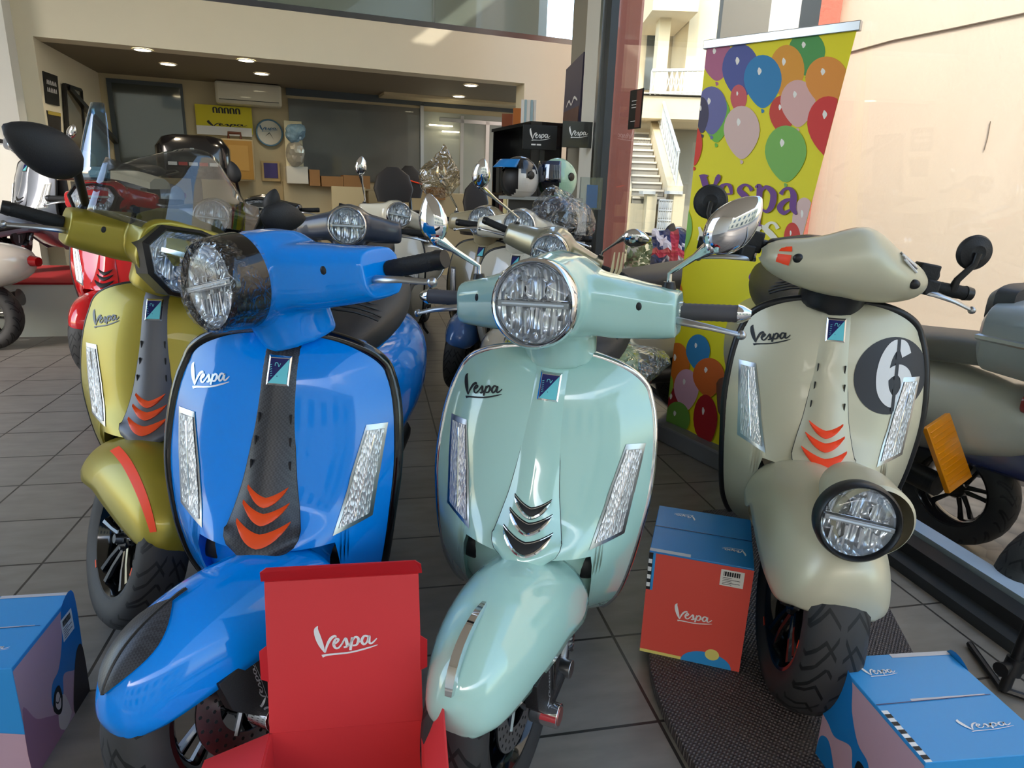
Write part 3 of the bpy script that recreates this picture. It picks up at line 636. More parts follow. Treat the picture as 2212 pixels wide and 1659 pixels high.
# left pillar and wall
g = MB(); g.prism([pf(-2.5, -.25, 0), pf(-.18, -.25, 0), pf(-.18, -.25, 4.6), pf(-2.5, -.25, 4.6)], N_*.25, wallw); g.prism([pf(-.3, -.0, 0), pf(-.045, -.0, 0), pf(-.045, -.0, ZB), pf(-.3, -.0, ZB)], N_*.27, wallm); struct(g.build('wall_left', smooth=False))
g = MB(); g.prism([ab(4.2, -4.9), ab(7, -4.9), ab(7, -4.9, 4.6), ab(4.2, -4.9, 4.6)], B_*-.1, wallw); g.prism([ab(-5.5, -4.9), ab(.6, -4.9), ab(.6, -4.9, 4.6), ab(-5.5, -4.9, 4.6)], B_*-.1, wallw); struct(g.build('wall_side', smooth=False))  # unseen wall; gap between its pieces added to let side light in
# recess left wall, back wall
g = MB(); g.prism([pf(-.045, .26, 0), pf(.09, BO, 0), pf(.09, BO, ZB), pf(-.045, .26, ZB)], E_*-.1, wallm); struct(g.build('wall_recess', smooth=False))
wallr = mat('dimmed_recess_wall', (196, 182, 148), .7)  # recess dimness put into the wall colour, darker than the hall plaster
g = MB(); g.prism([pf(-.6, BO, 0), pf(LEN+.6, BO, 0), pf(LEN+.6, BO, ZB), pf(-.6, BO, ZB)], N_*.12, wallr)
struct(g.build('wall_back', smooth=False))
g = MB(); prect(g, 830, 196, 1165, 232, BO-.45, .4, wallr); struct(g.build('trim_3', smooth=False))
# high hall ceiling, with an unseen slot added for the sun patch
cz = 4.6; q = lambda x, y: (x, y, cz)
T0 = onpl(850, 118, -.005); T1 = onpl(935, 130, -.005); T2 = onpl(1100, 0, -.005); T3 = onpl(1010, 0, -.005)
up = lambda p: p-SUND*((p.z-cz)/SUND.z)
P_ = [up(T0), up(T1)]; d_ = (up(T2)-up(T1)); P_ += [up(T1)+d_*1.9, up(T0)+d_*1.9]
out = [Vector(ab(-7.0, -5.0, cz)), Vector(ab(-7.0, 2.2, cz)), Vector(ab(14, 2.2, cz)), Vector(ab(14, -5, cz))]
g = MB(); vs = [p.copy() for p in out]+[Vector((p.x, p.y, cz)) for p in P_]
# connect the outer rectangle and the opening
cxm = sum((p.x for p in P_))/4; cym = sum((p.y for p in P_))/4
def angk(p, c=(cxm, cym)): return math.atan2(p.y-c[1], p.x-c[0])
inn = sorted(P_, key=lambda p: angk(p)); oo = sorted(out, key=lambda p: angk(p))
best = min(range(4), key=lambda r: sum((oo[(i+r) % 4]-Vector((inn[i].x, inn[i].y, cz))).length for i in range(4)))
for z0 in (0, .15):
    base = [Vector((oo[(i+best) % 4].x, oo[(i+best) % 4].y, cz+z0)) for i in range(4)]+[Vector((inn[i].x, inn[i].y, cz+z0)) for i in range(4)]
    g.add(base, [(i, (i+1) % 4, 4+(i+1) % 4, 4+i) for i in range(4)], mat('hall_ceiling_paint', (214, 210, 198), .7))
struct(g.build('ceiling_high', smooth=False, fix=False))
# office windows in the back wall
frame = mat('grey_blue_frame', (70, 78, 84), .4); dkglass = mat('office_glass_dark', (64, 70, 66), .08, coat=.6, spec=.8)
g = MB(); prect(g, 228, 168, 412, 380, BO-.02, .03, frame); struct(g.build('window_4', smooth=False))
g = MB(); s0, s1, z1, z0 = prect(g, 240, 178, 406, 378, BO-.028, .01, dkglass); struct(g.build('window_5', smooth=False))
g = MB(); prect(g, 622, 212, 912, 398, BO-.02, .03, mat('office_interior', (92, 92, 88), .3, coat=.4, vary=.35, vscale=1.2)); prect(g, 915, 240, 1165, 430, BO-.02, .03, mat('office_interior_pale', (140, 146, 140), .3, coat=.4, vary=.12, vscale=1)); prect(g, 908, 212, 916, 440, BO-.04, .03, alu); prect(g, 618, 205, 1165, 212, BO-.04, .03, frame)
for p in ((995, 250, 1000, 430), (1050, 262, 1054, 430), (950, 262, 1100, 265)): prect(g, *p, BO-.03, .015, alu)
struct(g.build('window_6', smooth=False))
for k, p in enumerate(((928, 268, 978, 274), (956, 282, 992, 287))):
    g = MB(); prect(g, *p, BO-.12, .03, mat('lit_tube', (255, 240, 205), emit=4)); tag(g.build('tube_light', smooth=False), 'short glowing tube light seen in the office glass, '+('upper one' if k == 0 else 'lower one'), 'lamp', 'tube lights in the office glass')
# skirting panel under the office window
g = MB(); prect(g, 612, 392, 725, 640, BO-.25, .25, wallr); struct(g.build('trim_4', smooth=False))
# downlights
dl = [('left end, nearer one', 308, 107), ('left end, farther one', 363, 138), ('left of the air conditioner', 532, 130), ('above the air conditioner', 565, 159), ('right end, nearer one', 1017, 184), ('right end, farther one', 991, 208)]
lampm = mat('downlight_glow', (255, 240, 200), emit=9)
for i, (d, px, py) in enumerate(dl):
    p = flr(px, py, ZB-.002); t = empty('downlight', p, label='round recessed downlight glowing in the recess ceiling, '+d, cat='lamp', group='downlights in the recess ceiling')
    a = MB(); a.lathe([(0, .085), (-.008, .082), (-.006, .07)], axis='Z', mt=white, seg=28); a.build('ring', parent=t); a = MB(); a.lathe([(-.005, .001), (-.006, .07)], axis='Z', mt=lampm, seg=28); a.build('lamp_disc', parent=t)
    ld = bpy.data.lights.new('downlight_bulb', 'SPOT'); ld.energy = 9; ld.color = (1, .82, .58); ld.spot_size = rad(130); ld.shadow_soft_size = .07; lo = bpy.data.objects.new('bulb', ld); COL.objects.link(lo); lo.parent = t; lo.location = (0, 0, -.03)
# right side: interior wall strip, white pillar, mullion, glass wall
def wp(px, b, z):   # point on the glass-parallel plane b that shows at column px
    d = ray(px, 440); t = b/(d.dot(B_)); v = d*t; return Vector((v.x, v.y, z))
a0 = wp(1217, GB-.02, 0); a1 = wp(1262, GB-.02, 0)
g = MB(); g.prism([a0, a1, a1+Vector((0, 0, 4.6)), a0+Vector((0, 0, 4.6))], B_*.15, mat('grey_plaster', (150, 146, 134), .6)); struct(g.build('wall_right', smooth=False))
b0 = wp(1252, GB-.02, 0); b1 = wp(1281, GB-.02, 0)
g = MB(); g.prism([b0+B_*-.03, b1+B_*-.03, b1+B_*-.03+Vector((0, 0, 4.6)), b0+B_*-.03+Vector((0, 0, 4.6))], B_*.05, wallw); struct(g.build('trim_5', smooth=False))
anth = mat('anthracite_frame', (58, 62, 66), .35, .3)
c0 = wp(1279, GB-.03, 0); c1 = wp(1293, GB-.03, 0); g = MB(); g.prism([c0, c1, c1+Vector((0, 0, 4.6)), c0+Vector((0, 0, 4.6))], B_*.06, anth); g.prism([c0+B_*-.03, c0.lerp(c1, .35)+B_*-.03, c0.lerp(c1, .35)+B_*-.03+Vector((0, 0, 4.6)), c0+B_*-.03+Vector((0, 0, 4.6))], B_*.05, alu); struct(g.build('trim_6', smooth=False))
aE = c1.dot(A_)
g = MB(); g.prism([ab(-4.5, GB+.03, .06), ab(aE, GB+.03, .06), ab(aE, GB+.03, 4.6), ab(-4.5, GB+.03, 4.6)], B_*.012, glass_mat('shop_window_glass', (243, 247, 246), .9)); struct(g.build('window_7', smooth=False))
g = MB(); g.prism([ab(-4.5, GB-.04), ab(aE, GB-.04), ab(aE, GB-.04, .075), ab(-4.5, GB-.04, .075)], B_*.07, mat('dark_sill', (40, 42, 45), .4)); g.prism([ab(-4.5, GB-.10), ab(aE, GB-.10), ab(aE, GB-.10, .035), ab(-4.5, GB-.10, .035)], B_*.07, anth)
g.prism([ab(-4.5, GB+.045), ab(aE, GB+.045), ab(aE, GB+.045, .085), ab(-4.5, GB+.045, .085)], B_*.07, mat('pale_sill', (176, 186, 196), .35)); struct(g.build('trim_7', smooth=False))
# red show platform
plm = mat('platform_white_front', (200, 206, 200), .5); plr = mat('red_carpet', (150, 22, 28), .85)
p0 = Vector((-4.3, 4.77, 0)); p1 = Vector((-2.45, 5.22, 0)); dd = (p1-p0).normalized(); nn = Vector((-dd.y, dd.x, 0))
g = MB(); g.prism([p0, p1, p1+Vector((0, 0, .405)), p0+Vector((0, 0, .405))], nn*1.1, plm); g.prism([p0+nn*-.01+Vector((0, 0, .395)), p1+nn*-.01+Vector((0, 0, .395)), p1+nn*-.01+Vector((0, 0, .41)), p0+nn*-.01+Vector((0, 0, .41))], nn*1.12, plr); tag(g.build('display_platform', smooth=False), 'low display platform with pale front and red carpet top', 'platform')
# ------------------------------------------------ outdoors
def cobble():
    m = mat('street_paving', (150, 140, 125), .8); n, l, b = nodes(m); tc = n.new('ShaderNodeTexCoord'); v = n.new('ShaderNodeTexVoronoi'); v.inputs['Scale'].default_value = 9; l.new(tc.outputs['Object'], v.inputs[0])
    r = n.new('ShaderNodeValToRGB'); r.color_ramp.elements[0].color = rgb(160, 148, 130); r.color_ramp.elements[1].color = rgb(112, 102, 90); l.new(v.outputs[0], r.inputs[0]); l.new(r.outputs[0], b.inputs['Base Color']); bp = n.new('ShaderNodeBump'); bp.inputs['Distance'].default_value = .02; l.new(v.outputs[0], bp.inputs['Height']); bp.invert = True; l.new(bp.outputs[0], b.inputs['Normal']); return m
g = MB(); g.prism([(-25, -30, -.20), (40, -30, -.20), (40, 45, -.20), (-25, 45, -.20)], (0, 0, -.1), cobble()); struct(g.build('ground', smooth=False))
cream = mat('cream_render', (226, 205, 184), .8, bump=.25, bscale=30, vary=.03, vscale=1.5)
w0 = Vector((3.48, 8.71, -.2)); w1 = Vector((6.7, -.7, -.2)); dW = (w1-w0).normalized(); nW = Vector((-dW.y, dW.x, 0)); nW = nW if nW.x > 0 else -nW
g = MB(); g.prism([w0, w1, w1+Vector((0, 0, 7)), w0+Vector((0, 0, 7))], nW*.3, cream)
def onW(px, py): d = ray(px, py); t = (w0-CP).dot(nW)/d.dot(nW); return CP+d*t-nW*.012
g.tube([onW(1838, 113), onW(1930, 88), onW(2060, 62), onW(2212, 30), onW(2400, -8)], .008, mat('old_cable', (110, 95, 80), .8), 6); g.tube([onW(2142, 262), onW(2135, 300), onW(2128, 325)], .004, MATS['old_cable'], 5)
struct(g.build('wall_outside'))
red_st = mat('red_stucco', (178, 100, 84), .85, bump=1.0, bscale=22); greyc = mat('grey_render', (128, 124, 116), .8); whc = mat('white_render', (206, 204, 200), .8)
def pillar(name, px0, px1, Y, m, label, depth=.35, h=7):
    a = aty(px0, 100, Y); b = aty(px1, 100, Y); a.z = b.z = -.2
    g = MB(); g.prism([a, b, b+Vector((0, 0, h)), a+Vector((0, 0, h))], (.05, depth, 0), m); o = g.build(name, smooth=False); return tag(o, label, 'pillar')
pillar('pillar', 1553, 1655, 8.3, greyc, 'grey rendered pillar outdoors rising behind the yellow banner')
pillar('pillar', 1655, 1719, 8.3, whc, 'narrow white pillar outdoors beside the grey pillar')
pillar('window_frame', 1719, 1761, 8.3, anth, 'dark grey upright frame outdoors between white pillar and red stucco')['category'] = 'window frame'
pillar('pillar', 1761, 1806, 8.3, red_st, 'red stucco pillar outdoors next to the cream wall')
rs = aty(1300, 300, 6.9); re = aty(1372, 200, 6.9); rs.z = re.z = -.2
g = MB(); g.prism([rs, re, re+Vector((0, 0, 7)), rs+Vector((0, 0, 7))], (.1, .5, 0), mat('red_tile_column', (176, 104, 88), .6, bump=.5, bscale=12, vary=.08)); tag(g.build('column', smooth=False), 'wide red clad column outdoors behind the dark window upright', 'column')
# building with staircase
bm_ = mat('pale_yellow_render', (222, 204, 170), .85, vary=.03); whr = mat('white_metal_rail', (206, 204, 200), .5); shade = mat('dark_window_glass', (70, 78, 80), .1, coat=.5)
T = empty('building', (3.2, 17, -.2), label='pale yellow building outdoors with balcony and outside staircase', cat='building'); Ti = Matrix.Translation((3.2, 17, -.2)).inverted()
def X(px, py, Y): return Ti @ aty(px, py, Y)
def quadb(mb, px0, py0, px1, py1, Y, dep, m):
    a = X(px0, py0, Y); b = X(px1, py1, Y); ym = min(max((py0+py1)/2, 110), 600); a.x = X(px0, ym, Y).x; b.x = X(px1, ym, Y).x; mb.prism([(a.x, a.y, a.z), (b.x, a.y, a.z), (b.x, a.y, b.z), (a.x, a.y, b.z)], (0, dep, 0), m)
g = MB(); quadb(g, 1330, -700, 1700, 640, 19, .3, bm_); quadb(g, 1483, -700, 1600, 250, 17.2, 1.7, bm_); g.build('facade', parent=T, smooth=False)
g = MB(); quadb(g, 1352, 205, 1600, 262, 16.2, 2.6, bm_); quadb(g, 1352, 200, 1600, 207, 16.1, 2.7, whr); g.build('balcony', parent=T, smooth=False)
for p in ((1452, 42, 1490, 185), (1395, 55, 1432, 195)): g = MB(); quadb(g, *p, 18.9, .08, shade); g.build('window', parent=T, smooth=False)
g = MB(); quadb(g, 1420, 20, 1444, 205, 16.9, .45, bm_); g.build('pillar', parent=T, smooth=False)
g = MB(); quadb(g, 1402, -80, 1500, 25, 16.3, 2.4, bm_); g.build('upper_balcony', parent=T, smooth=False)
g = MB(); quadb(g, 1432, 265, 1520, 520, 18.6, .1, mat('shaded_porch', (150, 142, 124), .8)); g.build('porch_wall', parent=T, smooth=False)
st_n = 11; g = MB(); stone = mat('stair_stone', (216, 208, 194), .8); riser = mat('stair_riser', (150, 146, 138), .8)
sA0, sA1 = X(1366, 424, 13.6), X(1438, 424, 13.6); sB0, sB1 = X(1358, 285, 17.0), X(1402, 285, 17.0)
for k in range(st_n):
    t = k/(st_n-1); L0 = sA0.lerp(sB0, t); R0_ = sA1.lerp(sB1, t); h_ = (sB0.z-sA0.z)/st_n
    g.prism([(L0.x, L0.y, L0.z-h_), (R0_.x, R0_.y, L0.z-h_), (R0_.x, R0_.y, L0.z-.04), (L0.x, L0.y, L0.z-.04)], (0, .6, 0), riser)
    g.prism([(L0.x, L0.y-.04, L0.z-.04), (R0_.x, L0.y-.04, L0.z-.04), (R0_.x, L0.y-.04, L0.z), (L0.x, L0.y-.04, L0.z)], (0, .6, 0), stone)
g.build('staircase', parent=T, smooth=False)
g = MB(); a, b = sA1+Vector((.02, 0, -.25)), sB1+Vector((.02, 0, -.25)); g.prism([a+Vector((0, 0, -1)), a+Vector((0, 0, .45)), b+Vector((0, 0, .5)), b+Vector((0, 0, -2.6))], (.3, 0, 0), bm_)
a2, b2 = sA0+Vector((-.02, 0, -.3)), sB0+Vector((-.02, 0, -.3)); g.prism([a2+Vector((0, 0, -1)), a2+Vector((0, 0, .4)), b2+Vector((0, 0, .4)), b2+Vector((0, 0, -2.6))], (-.2, 0, 0), bm_); g.build('stringer_wall', parent=T, smooth=False)
def rail(a, b, h_, n, nm='railing'):
    g = MB(); u = Vector((0, 0, h_)); g.tube([a+u, b+u], .035, whr, 6); g.tube([a+u*.1, b+u*.1], .022, whr, 6)
    for k in range(n+1): p = a.lerp(b, k/n); g.tube([p, p+u], .018, whr, 5)
    for k in range(n): p = a.lerp(b, k/n); q_ = a.lerp(b, (k+1)/n); g.tube([p+u*.1, q_+u*.95], .012, whr, 4); g.tube([q_+u*.1, p+u*.95], .012, whr, 4)
    g.build(nm, parent=T)
rail(sA1+Vector((.17, 0, .2)), sB1+Vector((.17, 0, .3)), .62, 12); rail(sA0+Vector((-.1, 0, .1)), sB0.lerp(sA0, .45)+Vector((-.1, 0, .1)), .5, 7); rail(X(1404, 205, 16.15), X(1600, 203, 16.15), .50, 18)
g = MB(); 
for x0, x1 in ((1392, 1413), (1449, 1472)): quadb(g, x0, 418, x1, 580, 13.2, .35, bm_); quadb(g, x0-3, 412, x1+3, 420, 13.15, .45, whr)
g.build('gate_post', parent=T, smooth=False)
g = MB(); a, b = X(1413, 560, 13.25), X(1450, 560, 13.25); hh = X(1413, 432, 13.25).z-a.z
for k in range(7): g.tube([a+Vector((0, 0, hh*k/6)), Vector((b.x, b.y, a.z+hh*k/6))], .02, whr, 5)
for k in range(9): p = a.lerp(Vector((b.x, b.y, a.z)), k/8); g.tube([p, p+Vector((0, 0, hh))], .014, whr, 5)
for k in range(6):
    for j in range(4): p = a.lerp(Vector((b.x, b.y, a.z)), (j+.5)/4)+Vector((0, 0, hh*(k+.5)/6)); g.ball(p, (.05, .01, .07), whr, 8)
g.build('gate', parent=T)
# house across the street behind the viewer, only seen in reflections
g = MB(); g.prism([(-16, -17, -.2), (18, -17, -.2), (18, -17, 8), (-16, -17, 8)], (0, -1, 0), bm_)
for k in range(9):
    for z0 in (.6, 4.2): g.box((-13+3.4*k, -16.98, z0+1.1), (1.5, .1, 2.0), shade)
struct(g.build('wall_opposite', smooth=False))
# shrub at the foot of the building
g = MB()
for k in range(160):
    p = aty(1408, 555, 12.5)+Vector((random.gauss(0, .28), random.gauss(0, .2), random.gauss(.0, .16))); d = Vector((random.uniform(-1, 1), random.uniform(-1, 1), random.uniform(0, 1))).normalized()*.12; s_ = d.cross(Vector((0, 1, .3))).normalized()*.035
    g.poly([p, p+d*.5+s_, p+d, p+d*.5-s_])
tag(g.build('shrub', mt=mat('shrub_leaves', (92, 100, 62), .7), smooth=False, fix=False), 'small green shrub outdoors at the foot of the gate post', 'shrub')
# ------------------------------------------------ banner
def project(P): d = P-CP; z = d.dot(Fv); return 1106+CAM_F*d.dot(Rv)/z, 829.5-CAM_F*d.dot(Uv)/z
bTL, bTR, bBL, bBR = Vector((.795, 3.218, 1.812)), Vector((1.25, 2.805, 1.812)), Vector((.789, 3.218, .09)), Vector((1.035, 2.76, .09))
bN = (bTR-bTL).cross(bBL-bTL).normalized(); bN = bN if bN.y < 0 else -bN
def BQ(u, v, off=0):
    p = (bTL*(1-u)+bTR*u)*(1-v)+(bBL*(1-u)+bBR*u)*v
    return p+bN*(off+.006*sin(u*9+v*3)*v)
def uvpx(px, py):
    u = v = .5
    for _ in range(12):
        x, y = project(BQ(u, v)); e = 1e-4; a, b = project(BQ(u+e, v)); c, d = project(BQ(u, v+e)); a, b, c, d = (a-x)/e, (b-y)/e, (c-x)/e, (d-y)/e
        det = a*d-b*c; rx, ry = px-x, py-y; u += (rx*d-ry*c)/det; v += (ry*a-rx*b)/det
    return u, v
def bfn(off): return lambda px, py: (lambda q: BQ(min(max(q[0], 0), 1), min(max(q[1], 0), 1), off))(uvpx(px, py))
bm0 = mat('yellow_banner_cloth', (242, 228, 26), .55)
T = empty('roll_up_banner', (.9, 3.0, 0), label='tall yellow roll-up banner printed with balloons and large purple lettering', cat='banner'); Tinv = Matrix.Translation((-.9, -3.0, 0))
g = MB(); g.grid([[BQ(i/24, j/48) for i in range(25)] for j in range(49)], bm0)
BL_ = [(1549, 125, 34, 50, (186, 105, 140)), (1600, 150, 40, 64, (84, 92, 160)), (1743, 112, 40, 52, (84, 160, 84)), (1700, 152, 38, 64, (235, 160, 50)), (1596, 212, 18, 34, (214, 96, 100)),
       (1648, 172, 41, 62, (48, 134, 190)), (1690, 245, 28, 45, (212, 66, 50)), (1724, 220, 38, 55, (232, 182, 176)), (1786, 172, 46, 58, (238, 152, 58)), (1790, 268, 46, 70, (222, 56, 50)), (1548, 252, 30, 56, (120, 192, 62)), (1538, 235, 33, 56, (112, 112, 168)), (1517, 246, 15, 42, (72, 66, 92)),
       (1603, 282, 39, 62, (228, 194, 186)), (1698, 328, 45, 66, (128, 188, 88)), (1500, 312, 18, 46, (228, 62, 44)), (1466, 492, 30, 62, (138, 196, 92)), (1738, 480, 26, 62, (232, 196, 190)), (1712, 515, 18, 40, (216, 62, 50)), (1650, 600, 32, 24, (120, 60, 160)), (1452, 640, 24, 52, (214, 112, 30)),
       (1455, 870, 26, 50, (160, 34, 40)), (1464, 788, 27, 56, (222, 120, 34)), (1509, 758, 26, 42, (52, 134, 186)), (1484, 838, 27, 48, (226, 176, 192)), (1532, 812, 34, 46, (222, 108, 40)), (1525, 905, 26, 62, (176, 30, 36)), (1464, 905, 28, 44, (110, 160, 66)), (1442, 830, 14, 30, (150, 190, 60))]
for k, (cx, cy, rx, ry, c) in enumerate(BL_):
    m_ = mat('balloon_print_%d' % k, c, .55); fn = bfn(.00025*(k+1)); rows = []
    for q in range(0, 7):
        row = []
        for a in range(29):
            t = 2*pi*a/28; sx, sy = cos(t), -sin(t); w_ = 1-.34*max(0, -sin(t))**1.6 if True else 1
            row.append(fn(cx+rx*sx*w_*q/6, cy+(ry*(.86 if sy < 0 else 1.0)*sy)*q/6))
        rows.append(row)
    g.grid(rows, m_)
    f2 = bfn(.00025*(k+1)+.00012); ribbon(g, [(cx-rx*.2, cy-ry*.42, 2), (cx-rx*.17, cy-ry*.3, rx*.22), (cx-rx*.2, cy-ry*.16, 2)], f2, mat('balloon_gloss_print', (250, 244, 236), .5))
    if cy < 400: ribbon(g, [(cx-3, cy+ry+2, 2), (cx, cy+ry+6, 7), (cx-2, cy+ry+10, 2)], f2, m_)
ban = g.build('banner_sheet', parent=T, fix=False); ban.matrix_local = Tinv
pur = mat('purple_print', (116, 66, 140), .55); wpr = mat('cream_print', (246, 240, 222), .55); f3 = bfn(.0085)
SER = [[(1520, 380, 14), (1527, 404, 14), (1536, 432, 8)], [(1536, 432, 5), (1544, 404, 6), (1553, 384, 12), (1551, 378, 5)], [(1512, 380, 3), (1522, 379, 5), (1531, 380, 3)],
       [(1557, 419, 3), (1571, 419, 3), (1583, 419, 3)], [(1582, 419, 6), (1579, 403, 9), (1569, 398, 5), (1558, 407, 12), (1557, 425, 14), (1566, 441, 9), (1578, 441, 5), (1586, 434, 2)],
       [(1626, 412, 9), (1619, 402, 6), (1608, 400, 6), (1599, 411, 12), (1612, 425, 14), (1623, 440, 12), (1614, 451, 6), (1602, 449, 6), (1596, 440, 8)],
       [(1633, 405, 3), (1642, 404, 12), (1641, 440, 13), (1638, 484, 13)], [(1630, 486, 4), (1647, 487, 4)], [(1646, 416, 3), (1656, 404, 8), (1672, 418, 14), (1669, 444, 13), (1657, 457, 7), (1645, 449, 3)],
       [(1688, 420, 10), (1696, 409, 6), (1708, 408, 8), (1716, 422, 14), (1714, 448, 14), (1722, 463, 5)], [(1714, 430, 4), (1698, 434, 9), (1686, 448, 13), (1695, 460, 9), (1712, 450, 3)]]
g = MB(); [ribbon(g, s_, f3, pur, 5) for s_ in SER]
RS = [[(1512, 490, 5), (1516, 505, 9), (1512, 520, 9)], [(1628, 490, 4), (1637, 492, 12), (1634, 540, 13)], [(1638, 500, 3), (1648, 489, 8), (1652, 496, 6)], [(1624, 541, 4), (1644, 542, 4)],
      [(1682, 494, 9), (1675, 483, 6), (1664, 482, 6), (1656, 494, 12), (1668, 507, 13), (1678, 522, 12), (1669, 536, 7), (1656, 534, 7), (1650, 522, 9)]]
o = g.build('purple_lettering', parent=ban, fix=False)
g = MB(); [ribbon(g, s_, f3, wpr, 5) for s_ in RS]
o = g.build('cream_lettering', parent=ban, fix=False)
g = MB(); t0, t1 = BQ(-.02, 0, 0), BQ(1.02, 0, 0); g.prism([t0+bN*.012+Vector((0, 0, -.012)), t1+bN*.012+Vector((0, 0, -.012)), t1+bN*.012+Vector((0, 0, .024)), t0+bN*.012+Vector((0, 0, .024))], bN*-.026, alu); o = g.build('top_rail', parent=T, smooth=False, bevel=.003); o.matrix_local = Tinv
b0_, b1_ = Vector((.76, 3.26, 0)), Vector((1.10, 2.62, 0)); dB = (b1_-b0_).normalized(); sB_ = Vector((-dB.y, dB.x, 0)); g = MB(); g.prism([b0_-sB_*.06, b1_-sB_*.06, b1_+sB_*.06, b0_+sB_*.06], (0, 0, .088), mat('grey_banner_base', (112, 114, 118), .4)); o = g.build('base_cassette', parent=T, smooth=False, bevel=.01); o.matrix_local = Tinv
g = MB(); g.tube([(1.0, 3.06, .08), (1.07, 3.1, 1.80)], .012, alu, 8); o = g.build('support_pole', parent=T); o.matrix_local = Tinv
# ------------------------------------------------ round mat under the beige scooter
def rib():
    m = mat('ribbed_mat', (96, 90, 90), .6); n, l, b = nodes(m); tc = n.new('ShaderNodeTexCoord'); mp = n.new('ShaderNodeMapping'); mp.inputs['Rotation'].default_value = (0, 0, .6); l.new(tc.outputs['Object'], mp.inputs[0]); w = n.new('ShaderNodeTexWave'); w.inputs['Scale'].default_value = 42; l.new(mp.outputs[0], w.inputs[0])
    w2 = n.new('ShaderNodeTexWave'); w2.inputs['Scale'].default_value = 30; w2.bands_direction = 'Y'; l.new(mp.outputs[0], w2.inputs[0]); h_ = math_n(n, l, 'MULTIPLY', w.outputs[1], w2.outputs[1])
    r = n.new('ShaderNodeValToRGB'); r.color_ramp.elements[0].color = rgb(66, 60, 62); r.color_ramp.elements[1].color = rgb(128, 120, 118); l.new(h_, r.inputs[0]); l.new(r.outputs[0], b.inputs['Base Color'])
    bp = n.new('ShaderNodeBump'); bp.inputs['Distance'].default_value = .004; l.new(h_, bp.inputs['Height']); l.new(bp.outputs[0], b.inputs['Normal']); return m
MZ = .028
cen = Vector((1.0, 1.42, 0)); pts = []
edge = catmull([(.55, 1.93, 0), (.42, 1.62, 0), (.375, 1.42, 0), (.40, 1.20, 0), (.47, 1.0, 0), (.58, .85, 0)], 5)+[(.9, .75, 0), (1.06, 1.35, 0), (1.18, 1.90, 0), (1.25, 2.45, 0), (.75, 2.35, 0)]
g = MB(); g.prism(edge, (0, 0, MZ), rib()); tag(g.build('rubber_mat', smooth=False, bevel=.004), 'dark ribbed mat with rounded edge lying under the beige scooter', 'mat')
# ------------------------------------------------ boxes
cblue = mat('box_blue', (52, 148, 214), .35); cblue2 = mat('box_deep_blue', (24, 122, 190), .35); cpink = mat('box_dusty_pink', (196, 160, 172), .4); cmauve = mat('box_mauve', (164, 116, 140), .4); cred = mat('box_coral_red', (222, 84, 72), .4); cyel = mat('box_yellow', (226, 214, 120), .4)
cgrey = mat('box_grey_tape', (190, 192, 200), .4); ckraft = mat('box_brown_print', (150, 120, 100), .5); clab = mat('label_white', (230, 228, 222), .5); cpale = mat('box_pale_print', (210, 196, 190), .4)
def blob(mb, fn, pts, m, sm=True): mb.poly([fn(*p) for p in (catmull(pts+[pts[0]], 5)[:-1] if sm else pts)], m)
def facefn(O, ex, ey, off): n_ = Vector(ex).cross(Vector(ey)).normalized(); return lambda u, v, k=1: Vector(O)+Vector(ex)*u+Vector(ey)*v+n_*off*k
def label_(mb, fn, u, v, w, h):
    mb.poly([fn(u, v, 2), fn(u+w, v, 2), fn(u+w, v+h, 2), fn(u, v+h, 2)], clab)
    for k in range(14):
        a = u+w*(.12+.05*k); mb.poly([fn(a, v+h*.62, 3), fn(a+w*.025*(1+k % 2), v+h*.62, 3), fn(a+w*.025*(1+k % 2), v+h*.9, 3), fn(a, v+h*.9, 3)], blackd)
    for k in range(5): mb.poly([fn(u+w*.1, v+h*(.5-.1*k), 3), fn(u+w*(.5+.35*(k % 2)), v+h*(.5-.1*k), 3), fn(u+w*(.5+.35*(k % 2)), v+h*(.53-.1*k), 3), fn(u+w*.1, v+h*(.53-.1*k), 3)], blackd)
